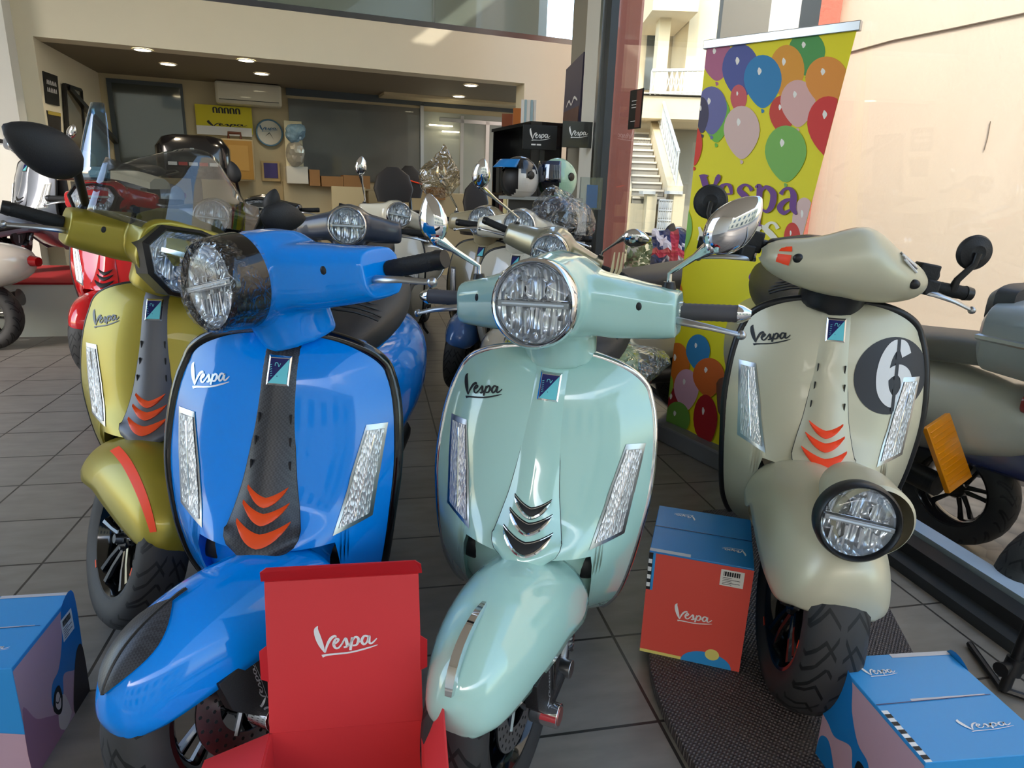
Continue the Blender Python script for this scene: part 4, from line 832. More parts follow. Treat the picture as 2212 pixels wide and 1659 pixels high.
def carton(label, loc, rot, w, d, h, side='pink', group='helmet boxes on the floor'):
    t = empty('cardboard_box', loc, (0, 0, rot), label, 'box', group)
    g = MB(); g.box((0, 0, h/2), (w, d, h), cblue if side != 'red' else cblue2); body = g.build('box_body', parent=t, smooth=False, bevel=.0015)
    g = MB(); e = .0006
    top = facefn((-w/2, -d/2, h), (w, 0, 0), (0, d, 0), e); fr = facefn((-w/2, -d/2, 0), (w, 0, 0), (0, 0, h), e); lf = facefn((-w/2, d/2, 0), (0, -d, 0), (0, 0, h), e); rt = facefn((w/2, -d/2, 0), (0, d, 0), (0, 0, h), e)
    if side == 'red':
        blob(g, fr, [(0, 0), (1, 0), (1, .985), (0, .985)], cred, False); blob(g, lambda u, v: fr(u, v, 1.6), [(0, 0), (.42, 0), (.42, .03), (0, .03)], cyel, False)
        blob(g, lambda u, v: fr(u, v, 1.6), [(.42+.5*(1-cos(pi*k/16))/2, .13*sin(pi*k/16)) for k in range(17)], cblue, False); blob(g, lambda u, v: fr(u, v, 2.4), [(.72+.07*cos(2*pi*k/20), .115+.055*sin(2*pi*k/20)) for k in range(20)], cyel, False)
        label_(g, fr, .70, .80, .22, .15); f_ = lambda a, b: fr(.32+.21*a, .40+.15*b, 2); vespa_script(g, f_, white, 1.15, .02)
        blob(g, top, [(0, .0), (.40, .0), (.40, .055), (0, .055)], cgrey, False); g.poly([top(0, .51, 2), top(1, .51, 2), top(1, .522, 2), top(0, .522, 2)], navyd)
        vespa_script(g, lambda a, b: top(.40-a*.13, .86-.1*b, 2), white, 1.1, .0); vespa_script(g, lambda a, b: top(.92-a*.13, .30-.1*b, 2), white, 1.1, .0)
        for k in range(4): g.poly([lf(.94, .66+.07*k, 2), lf(1, .66+.07*k, 2), lf(1, .70+.07*k, 2), lf(.94, .70+.07*k, 2)], white)
        for k in range(4): g.poly([fr(0, .66+.075*k, 2.2), fr(.035, .66+.075*k, 2.2), fr(.035, .70+.075*k, 2.2), fr(0, .70+.075*k, 2.2)], white)
        g.poly([fr(0, .63, 1.6), fr(.04, .63, 1.6), fr(.04, .985, 1.6), fr(0, .985, 1.6)], blackd); g.poly([fr(.04, .63, 1.6), fr(.065, .63, 1.6), fr(.065, .985, 1.6), fr(.04, .985, 1.6)], cblue)
    else:
        for fn, mir in ((lf, 0), (rt, 1)):
            q = (lambda u, v, k=1, fn=fn, mir=mir: fn(1-u if mir else u, v, k))
            blob(g, q, [(0, 0), (1, 0), (1, .97), (.72, .97), (0, .97)], cpink, False)
            blob(g, lambda u, v: q(u, v, 1.5), [(0, .42), (.0, 1), (.22, 1), (.30, .74), (.42, .55), (.55, .5), (.6, .34), (.52, .2), (.42, .3), (.36, .45), (.18, .36), (.08, .4)], cblue2)
            blob(g, lambda u, v: q(u, v, 1.5), [(0, 0), (.02, .2), (.12, .26), (.22, .12), (.26, 0)], cblue2); blob(g, lambda u, v: q(u, v, 1.5), [(.5, 0), (.5, .16), (.68, .3), (.84, .42), (.98, .62), (.98, .0)], cmauve)
            blob(g, lambda u, v: q(u, v, 2), [(.34, .06), (.40, .28), (.5, .30), (.56, .1), (.46, 0)], cpale)
            blob(g, lambda u, v: q(u, v, 2.5), [(.44, .30), (.46, .42), (.54, .42), (.6, .3), (.54, .2), (.48, .2)], blackd); blob(g, lambda u, v: q(u, v, 3), [(.47, .30), (.49, .38), (.53, .38), (.56, .3), (.53, .24), (.49, .24)], cpale)
            ribbon(g, [(.47, .33, .012), (.52, .3, .012), (.55, .33, .012)], lambda u, v: q(u, v, 3.5), blackd)
            if mir: label_(g, lambda u, v, k=1: rt(u, v, k), .72, .70, .2, .2); blob(g, lambda u, v: q(u, v, 2.5), [(.0, .0), (.0, .45), (.1, .5), (.22, .3), (.3, 0)], mat('box_dark_print', (52, 44, 46), .5))
        blob(g, fr, [(0, 0), (1, 0), (1, .42), (.6, .5), (.3, .4), (0, .45)], cpink, False)
        f_ = lambda a, b: top(.14+.15*a, .78+.11*b, 2); vespa_script(g, f_, white, 1.1, .02); f_ = lambda a, b: top(.50+.22*a, .22+.10*b, 2); vespa_script(g, f_, white, 1.0, .05)
        g.poly([top(0, .49, 2), top(.96, .52, 2), top(.96, .525, 2), top(0, .498, 2)], navyd); blob(g, top, [(.30, .503), (.92, .525), (.92, .535), (.30, .53)], cgrey, False); blob(g, top, [(.48, .955), (1, .955), (1, 1), (.48, 1)], cgrey, False)
        for k in range(6): g.poly([top(0, .02+.07*k, 2), top(.05, .02+.07*k, 2), top(.05, .055+.07*k, 2), top(0, .055+.07*k, 2)], blackd)
        g.poly([top(0, .0, 1.2), top(.05, .0, 1.2), top(.05, .44, 1.2), top(0, .44, 1.2)], white)
    g.build('printed_artwork', parent=body, smooth=False, fix=False); return t
def place(c, a): return Vector(c)
carton('blue and dusty pink box standing at lower right beside the ribbed mat', (.832, 1.072, MZ), .13, .255, .268, .245)
carton('blue topped box with pink side standing alone on tiles at far left', (-1.10, 1.18, 0), .17, .28, .255, .268)
bx = carton('coral red fronted box with blue lid standing between mint and beige scooters', (.519, 1.604, MZ), rad(-16.5), .25, .27, .295, 'red')
# open red box
cr = mat('box_red_card', (216, 62, 66), .4); crd = mat('box_dark_red_card', (190, 34, 42), .4)
t = empty('open_box', (-.247, .842, 0), (0, 0, .165), 'open bright red carton with its lid standing upright, in front of the blue scooter', 'box')
w, d, h = .262, .25, .268; g = MB(); th = .004
g.box((0, 0, th/2), (w, d, th), crd); g.box((0, d/2-th/2, h/2), (w, th, h), cr); g.box((-w/2+th/2, 0, h/2), (th, d, h), cr); g.box((w/2-th/2, 0, h/2), (th, d, h), cr); g.box((0, -d/2+th/2, h/2), (w, th, h), cr); g.build('tray', parent=t, smooth=False)
Lm = Matrix.Translation((0, d/2, h)) @ Matrix.Rotation(rad(-4), 4, 'X'); g = MB(); lh = .284
g.prism([(-w/2, 0, 0), (w/2, 0, 0), (w/2-.006, 0, lh), (-w/2+.006, 0, lh)], (0, -.003, 0), cr, M=Lm); g.prism([(-w/2, 0, lh), (w/2, 0, lh), (w/2-.002, -.012, lh+.022), (w/2-.012, -.014, lh+.03), (-w/2+.012, -.014, lh+.03), (-w/2+.002, -.012, lh+.022)], (0, .003, 0), crd, M=Lm)
for sx in (-1, 1): g.prism([(sx*(w/2-.004), -.001, .10), (sx*(w/2+.008), -.004, .108), (sx*(w/2+.008), -.004, .16), (sx*(w/2-.004), -.001, .168)], (0, -.002, 0), crd, M=Lm)
lid = g.build('lid', parent=t, smooth=False)
g = MB(); vespa_script(g, lambda a, b: Lm @ Vector((-.045+a*.058, -.0042, .148+b*.052)), white, 1.2, .06); g.build('lid_print', parent=lid, fix=False, label='white script lettering')
g = MB(); g.prism([(-w/2, -d/2+.01, h), (-w/2, d/2-.005, h), (-w/2-.10, d/2-.03, h-.02), (-w/2-.11, -d/2+.03, h-.02)], (0, 0, .003), cr); g.build('side_flap', parent=t, smooth=False); g = MB(); g.prism([(w/2, -d/2+.01, h), (w/2, d/2-.005, h), (w/2+.03, d/2-.04, h+.085), (w/2+.03, -d/2+.03, h+.085)], (.003, 0, 0), cr); g.build('side_flap', parent=t, smooth=False)
# black stand at the right edge
t = empty('floor_stand', (1.27, 1.43, 0), label='black metal stand with clamp knob at the right edge by the window sill', cat='stand')
g = MB(); g.tube([(0, 0, .01), (.10, .03, .75)], .013, blackp, 12); g.build('pole', parent=t); g = MB(); g.tube([(.005, .0, .06), (.014, .003, .10)], .022, blackp, 14); g.build('clamp', parent=t); g = MB(); g.tube([(-.04, -.02, .085), (0, 0, .085)], [.018, .008], blackp, 14); g.build('knob', parent=t)
g = MB(); g.tube([(-.005, 0, .012), (.16, -.1, .01)], .009, blackp, 8); g.tube([(-.005, 0, .012), (.03, .18, .01)], .009, blackp, 8); g.build('foot', parent=t)
# crumpled bags
def crumple(name, label, cat, c, r, seed, flat=1, m=bagm, n=3, taper=0):
    random.seed(seed); g = MB(); bm2 = bmesh.new(); bmesh.ops.create_icosphere(bm2, subdivisions=n, radius=1)
    ph = [(random.uniform(-1, 1), random.uniform(-1, 1), random.uniform(-1, 1), random.uniform(0, 6), random.uniform(2, 5)) for _ in range(9)]
    vs = []
    for v in bm2.verts:
        p = v.co; k = 1+sum(.07*sin((p.x*a+p.y*b+p.z*c_)*f+h0) for a, b, c_, h0, f in ph)+random.uniform(-.06, .06); tp = 1-taper*max(0, p.z); vs.append((p.x*r[0]*k*tp, p.y*r[1]*k*tp, p.z*r[2]*k*(flat if p.z < 0 else 1)))
    g.add(vs, [tuple(v.index for v in f.verts) for f in bm2.faces], m); bm2.free(); o = g.build(name, smooth=False, loc=c); return tag(o, label, cat)
crumple('plastic_bag', 'crumpled clear plastic bag lying on the seat of the mint scooter', 'plastic bag', aty(1358, 785, 1.95), (.115, .13, .06), 3)
# ------------------------------------------------ scooters further back
def place(px, py, Y, yaw, steer, z=0, sc=1):
    """root position that brings the headlight to the point seen at (px, py) at distance Y"""
    p = aty(px, py, Y); M = Matrix.Rotation(yaw, 4, 'Z') @ steer_m(steer); q = M @ Vector((0, .12, 1.0))*sc; return p.x-q.x, p.y-q.y
navyp = paint('navy_paint', (50, 58, 76), .3, 0, .4); whitep = paint('white_paint', (214, 208, 190), .15); tanp = paint('tan_paint', (150, 138, 108), .25); silvp = paint('silver_blue_paint', (128, 136, 150), .38, .25); redp = paint('red_paint', (190, 16, 26), .12); darkp = paint('black_paint', (18, 18, 22), .2); pinkc = paint('pale_cream_paint', (206, 196, 184), .15); lblue = paint('mid_blue_paint', (70, 110, 170), .2); gsil = paint('grey_green_silver_paint', (140, 138, 120), .3, .5)
def bgs(label, px, py, Y, yaw, steer, pm, sc=1, **k):
    x, y = place(px, py, Y, yaw, steer, sc=sc); k.setdefault('lod', 1); return scooter('motor_scooter', label, x, y, yaw, steer, 0, 0, sc, pm, **k)
bgs('dark navy scooter with round headlight parked right behind the blue one', 750, 497, 3.16, .12, .06, navyp, trim=chrome, bezel=chrome, script=None)
bgs('white shielded scooter with dark navy panel and steel headset behind the mint one', 1187, 541, 2.98, -.98, .88, whitep, sc=.95, tie=navyp, vent=mat('yellow_vent_trim', (190, 190, 40), .4), handle_paint=gsil, fender_paint=navyp, script=None, bezel=chrome, mirrors=(('chrome', (1040, 375, 3.0), (-.215, .325, 1.02), rad(100), 1.0), ('chrome', (1375, 515, 3.05), (.225, .325, 1.02), rad(15), 1.0)))
bgs('tan scooter with a chrome ringed headlight and plastic bag over its mirror', 1042, 468, 4.1, -.35, .2, tanp, script=None, fender_paint=lblue, mirrors=(('chrome', (952, 370, 4.05), (-.215, .325, 1.02), rad(100), .8),))
bgs('cream scooter facing the viewer between tan scooter and steel headset', 1121, 490, 3.6, -.3, .2, whitep, script=None, rear=False)
bgs('white scooter with a small round chrome mirror standing before the pale partition', 862, 462, 4.8, -.05, .45, whitep, script=None, mirrors=(('chrome', (780, 358, 4.8), (-.215, .325, 1.02), rad(95), .95),))
bgs('silver blue scooter standing on the red carpeted platform', 20, 318, 5.5, -.35, .35, silvp, z_grip=0, mirrors=(('chrome', (128, 274, 5.6), (.225, .325, 1.02), rad(60), 1.0),)) if False else None
x_, y_ = -4.02, 5.42
scooter('motor_scooter', 'silver blue scooter standing on the red carpeted platform', x_, y_, -.35, .35, 0, .412, 1, silvp, lod=1, script=None, tie=silvp, vent=blackd, mirrors=(('chrome', (.28, .33, 1.15), (.225, .325, 1.02), rad(70), .9),))
rx, ry = place(208, 428, 4.15, .12, 0, sc=1.07)
rs_ = scooter('motor_scooter', 'red scooter with angular headlight and tall clear screen before the platform', rx, ry, .12, 0, 0, 0, 1.07, redp, lod=1, headset='hex', script=None, vent=blackd)
g = MB(); g.grid([[((.085-.05*(v/6)**2)*q/6, .10+.16*v/6+.02*(q/6)**2, 1.08+.42*v/6) for q in range(-6, 7)] for v in range(7)], glass_mat('clear_tall_screen', (150, 190, 220), 1.3, base=.08)); o = g.build('windscreen', parent=rs_, solid=.004)
scooter('motor_scooter', 'pale cream scooter cut off by the left picture edge', -4.97, 4.35, -pi/2+.12, 0, 0, 0, 1, pinkc, lod=1, script=None)
bgs('black scooter standing below the brown upright case with its mirror raised', 560, 438, 5.2, .1, -.1, darkp, script=None, headset='hex', mirrors=(('black', (505, 372, 5.2), (-.215, .325, 1.02), rad(100), 1.2),))
bgs('black scooter with dark screen partly hidden by the gold scooter windscreen', 455, 455, 3.5, .02, .3, darkp, script=None, mirrors=(('black', (588, 435, 3.6), (.225, .325, 1.02), rad(80), 1.0),))
# outdoors
so_ = scooter('motor_scooter', 'grey and blue scooter parked outdoors seen from behind with grey top case', 1.33, 3.86, pi+.43, 0, 0, -.2, 1, paint('outdoor_silver_paint', (196, 194, 184), .25), lod=1, script=None, tie=None)
g = MB(); g.loft([ring_xz(1.42, .92, .20, .10, 4), ring_xz(1.45, .92, .235, .14, 4), ring_xz(1.65, .92, .245, .15, 4), ring_xz(1.84, .92, .225, .13, 4), ring_xz(1.87, .91, .19, .10, 4)], mat('grey_top_case', (140, 144, 146), .35, coat=.3)); tc_ = g.build('top_case', parent=so_, bevel=.004)
g = MB(); g.tube([(-.245, 1.65, .92), (-.235, 1.86, .915), (.235, 1.86, .915), (.245, 1.65, .92), (.235, 1.44, .92), (-.235, 1.44, .92), (-.245, 1.65, .92)], .012, alu, 6); g.build('case_band', parent=tc_); g = MB(); g.loft([ring_xz(1.40, 1.02, .16, .07, 4), ring_xz(1.44, 1.04, .19, .075, 4), ring_xz(1.50, 1.055, .17, .05, 4)], seatm); g.build('case_pad', parent=tc_)
g = MB(); g.box((0, 1.74, .765), (.30, .26, .02), alu); g.build('rear_rack', parent=so_, bevel=.006)
g = MB(); g.loft([ring_xz(1.60, .70, .17, .05, 3), ring_xz(1.74, .70, .14, .05, 3), ring_xz(1.80, .69, .08, .03, 3)], redl); g.build('tail_lamp_cluster', parent=so_, label='dark red wrap-around tail lamp')
Q = Matrix.Translation(so_.matrix_world.inverted() @ Vector((1.68, 2.42, .27))) @ Matrix.Rotation(.35, 4, 'X') @ Matrix.Rotation(.3, 4, 'Y'); g = MB(); g.box((0, 0, 0), (.15, .02, .27), amberl, M=Q); [g.box((0, .011, -.11+.022*k), (.13, .004, .006), amberl, M=Q) for k in range(11)]; g.build('amber_reflector', parent=so_, bevel=.004, label='large amber reflector plate')
g = MB(); g.loft([ring_xz(1.2, .50, .12, .14, 3), ring_xz(1.5, .50, .11, .13, 3), ring_xz(1.66, .46, .09, .08, 3)], paint('outdoor_blue_paint', (28, 44, 110), .25)); g.build('rear_mudguard', parent=so_)
scooter('motor_scooter', 'dark scooter outdoors whose front wheel shows at the right picture edge', 1.82, 1.88, -pi/2+.1, 0, 0, -.2, 1, darkp, lod=1, script=None, fender='none')
fx, fy = place(1462, 570, 6.9, -.3, .2)
fs_ = scooter('motor_scooter', 'distant dark scooter outdoors partly covered by a red and white cloth', fx, fy, -.3, .2, 0, -.2, 1, darkp, lod=1, script=None, mirrors=(('black', (1448, 500, 6.9), (.225, .325, 1.02), rad(80), 1.3),))
g = MB(); rows = []
for j in range(13): rows.append([Vector((-.22+.44*i/12, .12-.10*sin(pi*j/12)+.03*sin(i*1.3+j), 1.06-.42*j/12+.02*sin(i*2))) for i in range(13)])
idx = {0: mat('flag_red', (205, 60, 80), .7), 1: mat('flag_white', (225, 215, 220), .7), 2: mat('flag_navy', (40, 56, 104), .7)}
for j in range(12):
    for i in range(12):
        dgl = abs(i-j) < 1 or abs(11-i-j) < 1; cr_ = abs(i-5.5) < 1.2 or abs(j-5.5) < 1.2; g.add([rows[j][i], rows[j][i+1], rows[j+1][i+1], rows[j+1][i]], [(0, 1, 2, 3)], idx[0] if cr_ else idx[1] if dgl or abs(abs(i-j)-1) < 1 else idx[2])
g.build('cover_cloth', parent=None, smooth=False, fix=False); bpy.data.objects['cover_cloth'].location = (fx-.02, fy-.16, -.2); tag(bpy.data.objects['cover_cloth'], 'red, white and navy cloth draped on the front of the distant scooter', 'cloth')
# ------------------------------------------------ things in the recess and on its walls
def wallbox(name, label, cat, px0, py0, px1, py1, off, dep, m, bevel=0, group=None):
    g = MB(); r = prect(g, px0, py0, px1, py1, off, dep, m); o = g.build(name, smooth=False, bevel=bevel); tag(o, label, cat, group); return o, r
def sub_rect(parent, name, r, off, u0, v0, u1, v1, m, dep=.004):
    s0, s1, z1, z0 = r; z0, z1 = min(z0, z1), max(z0, z1); g = MB(); a = lambda u, v: pf(s0+(s1-s0)*u, off, z0+(z1-z0)*v); g.prism([a(u0, v0), a(u1, v0), a(u1, v1), a(u0, v1)], N_*dep, m); return g.build(name, parent=parent, smooth=False)
def fn_rect(r, off): s0, s1, z1, z0 = r; z0, z1 = min(z0, z1), max(z0, z1); return lambda u, v: pf(s0+(s1-s0)*u, off, z0+(z1-z0)*v)
ivory = mat('ivory_plastic', (206, 200, 180), .3, coat=.3)
o, r = wallbox('air_conditioner', 'ivory wall mounted air conditioner above the yellow poster', 'air conditioner', 462, 172, 610, 232, BO-.30, .24, ivory, .03)
sub_rect(o, 'air_flap', r, BO-.31, .05, .03, .95, .16, mat('ivory_flap', (188, 182, 162), .3)); sub_rect(o, 'louvre_gap', r, BO-.303, .05, .17, .95, .20, blackd)
o, r = wallbox('poster', 'bright yellow poster with black script lettering below the air conditioner', 'poster', 420, 224, 547, 291, BO-.05, .02, mat('yellow_poster', (214, 200, 20), .5))
g = MB(); vespa_script(g, lambda a, b: fn_rect(r, BO-.054)(.22+.4*a, .22+.22*b), blackd, 1.1); ff = fn_rect(r, BO-.054)
for k, x0 in enumerate((.32, .42, .52, .62, .72)): ribbon(g, [(x0, .72, .03), (x0, .9, .03), (x0+.05, .9, .03), (x0+.06, .72, .03)], ff, blackd)
g.build('poster_lettering', parent=o, fix=False); sub_rect(o, 'white_strip', r, BO-.056, .03, .0, .94, .20, white)
o, r = wallbox('notice_board', 'white board strip hanging under the yellow poster', 'board', 424, 270, 545, 296, BO-.07, .015, white)
c = onpl(582, 287, BO-.04); t = empty('wall_clock', c, (0, 0, math.atan2(E_.y, E_.x)), 'round white wall clock with blue rim and script lettering', 'clock')
R_ = .168; g = MB(); g.lathe([(.03, R_*.8), (-.02, R_*.98), (-.03, R_*.95), (-.02, R_*.86)], mt=mat('clock_blue_rim', (90, 130, 158), .3), seg=40); g.build('rim', parent=t); g = MB(); g.lathe([(-.015, .001), (-.015, R_*.87)], mt=mat('clock_face', (214, 212, 200), .5), seg=40); g.build('face', parent=t)
g = MB(); vespa_script(g, lambda a, b: Vector((-R_*.62+a*R_*.72, -.018, .02+b*.07)), mat('clock_blue_print', (60, 110, 150), .5), 1.2); g.build('face_lettering', parent=t, fix=False)
for ln, an, w_ in ((.10, 2.6, .008), (.075, 4.0, .010)): g = MB(); g.prism([(-w_/2*cos(an), -.021, w_/2*sin(an)), (w_/2*cos(an), -.021, -w_/2*sin(an)), (sin(an)*ln, -.021, cos(an)*ln)], (0, .002, 0), blackd); g.build('hand', parent=t)
o, r = wallbox('framed_picture', 'small purple picture in a pale wooden frame under the clock', 'picture', 564, 347, 606, 392, BO-.05, .03, mat('pale_wood', (188, 164, 116), .5)); sub_rect(o, 'print', r, BO-.056, .12, .15, .88, .9, mat('purple_picture', (70, 60, 120), .5))
o, r = wallbox('upright_case', 'golden brown upright case with leather handle leaning below the poster', 'case', 476, 298, 553, 392, BO-.30, .12, mat('case_edge', (176, 160, 124), .5), .012)
sub_rect(o, 'brown_panel', r, BO-.31, .05, .04, .95, .96, mat('golden_brown_vinyl', (164, 124, 52), .4)); sub_rect(o, 'inner_frame', r, BO-.315, .22, .25, .82, .85, mat('gold_brown_line', (178, 140, 70), .4))
g = MB(); h0, h1 = fn_rect(r, BO-.24)(.25, 1.0), fn_rect(r, BO-.24)(.62, 1.0); g.tube([h0, h0+Vector((0, 0, .07)), h1+Vector((0, 0, .07)), h1], .018, mat('brown_leather', (96, 50, 30), .5), 8); g.build('handle', parent=o)
# black top case with reflective strip
t = empty('top_case', onpl(420, 345, .9), (0, 0, math.atan2(E_.y, E_.x)), 'large black hard top case with pale and red strips left of the brown case', 'case')
g = MB(); g.loft([[(x, y, z) for x, y, z in ring_xy(z0, 0, rx_, ry_, 4)] for z0, rx_, ry_ in ((-.2, .34, .2), (-.1, .37, .22), (.12, .37, .22), (.22, .30, .17), (.25, .2, .1))], darkp); g.build('shell', parent=t)
g = MB(); [g.box((-.20+.1*k, -.225, -.05), (.085, .01, .035), white if k % 2 == 0 else mat('reflective_red', (190, 60, 60), .4)) for k in range(5)]; g.build('reflective_strip', parent=t, smooth=False)
g = MB(); g.box((0, -.22, .1), (.04, .02, .02), chrome); g.build('latch', parent=t); g = MB(); zt = t.location.z; g.box((0, 0, -.2-(zt-.2)/2), (.10, .10, zt-.2), blackp); g.box((0, 0, .011-zt), (.5, .4, .02), blackp); g.build('stand_post', parent=t)
t.location.z = max(t.location.z, 0)
# posters on the left wall of the recess
def onleft(px, py): d = ray(px, py); P0 = pf(-.045, .26, 0); q_ = pf(.09, BO, 0)-P0; nL = Vector((-q_.y, q_.x, 0)); t_ = (P0-CP).dot(nL)/d.dot(nL); return CP+d*t_
for nm, lb, q, m_ in (('poster', 'black poster with white lettering, upper one on the left recess wall', ((88, 153), (119, 164), (124, 229), (94, 222)), blackd), ('poster', 'dark crowd poster with yellow heading, lower one on the left recess wall', ((96, 238), (126, 244), (128, 300), (104, 296)), mat('dark_photo_print', (40, 36, 34), .5, vary=.5, vscale=14))):
    P = [onleft(*p)+E_*.02 for p in q]; g = MB(); g.prism(P, E_*-.015, m_); o = g.build(nm, smooth=False); tag(o, lb, 'poster'); bl = lambda u, v, P=P: (P[3].lerp(P[2], u)).lerp(P[0].lerp(P[1], u), v)+E_*.003
    g = MB()
    if 'upper' in lb:
        for row, v0 in enumerate((.62, .38)):
            for k in range(6): ribbon(g, [(.15+.12*k, v0, .03), (.18+.12*k, v0+.14, .03), (.22+.12*k, v0, .03)], bl, white)
    else: g.poly([bl(.02, .86), bl(.98, .86), bl(.98, .99), bl(.02, .99)], mat('poster_yellow', (180, 160, 70), .5))
    g.build('poster_print', parent=o, fix=False)
P = [onleft(131, 182)+E_*.03, onleft(167, 194)+E_*.03, onleft(178, 345)+E_*.03, onleft(142, 345)+E_*.03]
g = MB(); g.prism(P, E_*-.02, mat('dim_mirror', (112, 104, 88), .15, coat=.5)); o = g.build('tall_mirror', smooth=False); tag(o, 'tall dark framed mirror on the left recess wall', 'mirror'); g = MB(); [g.tube([P[i], P[(i+1) % 4]], .02, blackp, 4) for i in range(4)]; g.build('frame', parent=o)
g = MB(); g.tube([onleft(138, 188)+E_*.03, onpl(250, 306, BO-.06)], .035, blackp, 4); tag(g.build('diagonal_bar', smooth=False), 'thick black bar running diagonally across the left end of the recess', 'bar')
# hanging shrink-wrapped goods beside the clock
o, r = wallbox('pale_panel', 'bright pale upright panel behind the wrapped goods beside the clock', 'panel', 613, 260, 656, 360, BO-.29, .02, mat('pale_warm_panel', (232, 224, 190), .6))  # upright panel in one even pale colour
crumple('wrapped_helmet', 'blue and white helmet wrapped in clear film hanging beside the clock', 'helmet', onpl(636, 288, BO-.45), (.12, .10, .10), 5, m=mat('blue_white_helmet', (110, 140, 160), .2, vary=.6, vscale=14))
crumple('wrapped_parcel', 'crinkled silver parcel hanging under the wrapped helmet', 'parcel', onpl(636, 330, BO-.45), (.12, .08, .14), 6, m=mat('silver_wrap', (176, 172, 158), .25, .4))
wallbox('cardboard_box', 'white shrink-wrapped box standing on the office sill', 'box', 618, 358, 667, 398, BO-.42, .3, mat('wrapped_white_box', (206, 204, 192), .25, coat=.4), .01)
kraft = mat('kraft_cardboard', (150, 112, 70), .75)
for px0, py0, px1, py1, lb in ((668, 366, 692, 402, 'small brown carton right beside the white wrapped box'), (694, 380, 742, 404, 'flat brown carton lying on the office sill'), (924, 404, 962, 432, 'brown carton standing behind the bagged mirror'), (742, 378, 800, 408, 'long brown carton on the office sill, rightmost of them')):
    wallbox('cardboard_box', lb, 'box', px0, py0, px1, py1, BO-.42, .3, kraft, 0)
wallbox('partition_panel', 'pale cream partition panel standing in front of the office window', 'panel', 716, 402, 795, 640, BO-.6, .04, mat('cream_board', (204, 190, 150), .6))
wallbox('low_cabinet', 'pale low cabinet running under the office glass', 'cabinet', 795, 412, 1075, 640, BO-.35, .3, mat('cream_cabinet', (176, 160, 124), .6), .01)
# office chairs
for px, py, s_, lb in ((850, 398, .34, 'black office chair with wide back behind the white scooter'), (885, 392, .26, 'black office chair with a red stripe beside the wide one'), (1028, 428, .24, 'small black chair back right of the bagged mirror')):
    p = onpl(px, py, 1.2 if 'stripe' in lb else .55); t = empty('office_chair', (p.x, p.y, 0), (0, 0, .3), lb, 'chair'); zc = p.z
    g = MB(); g.loft([ring_xy(zc-.2, 0, s_*.55, .035, 3), ring_xy(zc-.05, .01, s_*.68, .04, 3), ring_xy(zc+.1, .03, s_*.55, .035, 2.5), ring_xy(zc+.19, .04, s_*.2, .02, 2.5)], seatm); o = g.build('backrest', parent=t)
    if 'stripe' in lb: g = MB(); g.tube([(-s_*.6, -.04, zc+.05), (s_*.6, -.035, zc-.03)], .008, orangef, 6); g.build('stripe', parent=o)
    g = MB(); g.loft([ring_xy(zc-.42, -.2, .22, .22, 3), ring_xy(zc-.35, -.2, .24, .24, 3)], seatm); g.build('seat', parent=t)
    g = MB(); g.tube([(0, -.15, zc-.4), (0, -.15, .06)], .03, blackp, 8); [g.tube([(0, -.15, .07), (.26*cos(a), -.15+.26*sin(a), .03)], .02, blackp, 6) for a in (0, 1.25, 2.5, 3.8, 5.0)]; g.build('base', parent=t); g = MB(); g.tube([(0, 0, zc-.15), (0, -.1, zc-.4)], .02, blackp, 6); g.build('back_bar', parent=t)
# black cabinet with binders
kp = [aty(1150, 262, 6.35), aty(1066, 272, 7.3)]
ca, cb = Vector((kp[0].x, kp[0].y, 0)), Vector((kp[1].x, kp[1].y, 0)); ct = kp[0].z; dC = (cb-ca).normalized(); nC = Vector((dC.y, -dC.x, 0)); nC = nC if nC.x > 0 else -nC
t = empty('shelving_unit', ca, label='tall black shelving unit with binders at the right end of the recess', cat='shelf'); Tc = Matrix.Translation(ca).inverted(); Lc = (cb-ca).length
def cp_(s, o_, z): return Vector(dC*s+nC*o_)+Vector((0, 0, z))
def cb_(mb, s0, s1, o0, o1, z0, z1, m): mb.prism([cp_(s0, o0, z0), cp_(s1, o0, z0), cp_(s1, o1, z0), cp_(s0, o1, z0)], (0, 0, z1-z0), m)
g = MB(); cb_(g, 0, Lc, .28, .30, 0, ct, darkp); cb_(g, 0, .02, 0, .3, 0, ct, darkp); cb_(g, Lc-.02, Lc, 0, .3, 0, ct, darkp); cb_(g, -.02, Lc, -.02, .32, ct-.03, ct, darkp); g.build('carcass', parent=t, smooth=False)
for z in (.45, .86, ct-.62): g = MB(); cb_(g, .02, Lc-.02, .0, .28, z-.02, z, darkp); g.build('shelf_board', parent=t, smooth=False)
random.seed(4); bc = [('yellow white', (222, 212, 160)), ('dark grey', (60, 62, 62)), ('dark red', (84, 44, 48)), ('cream', (216, 210, 190)), ('black', (26, 26, 28))]
bm3 = [mat('binder_'+n_.replace(' ', '_'), c_, .5) for n_, c_ in bc]; kk = 0
for row, (z, h_) in enumerate(((.86, .30), (ct-.62, .32))):
    for k in range(8):
        s = .06+k*(Lc-.12)/8; ci = (k*2+row) % 5 if row == 0 else (4, 1, 2, 1, 4, 1, 4, 1)[k]
        g = MB(); g.prism([Vector(ca)+cp_(s, .01, z+.001), Vector(ca)+cp_(s+.085, .01, z+.001), Vector(ca)+cp_(s+.085, .25, z+.001), Vector(ca)+cp_(s, .25, z+.001)], (0, 0, h_), bm3[ci]); o = g.build('binder', smooth=False)
        tag(o, '%s ring binder standing on the %s shelf of the black shelving unit' % (bc[ci][0], ('lower', 'upper')[row]), 'binder', '%s binders on the %s shelf' % (bc[ci][0], ('lower', 'upper')[row]))
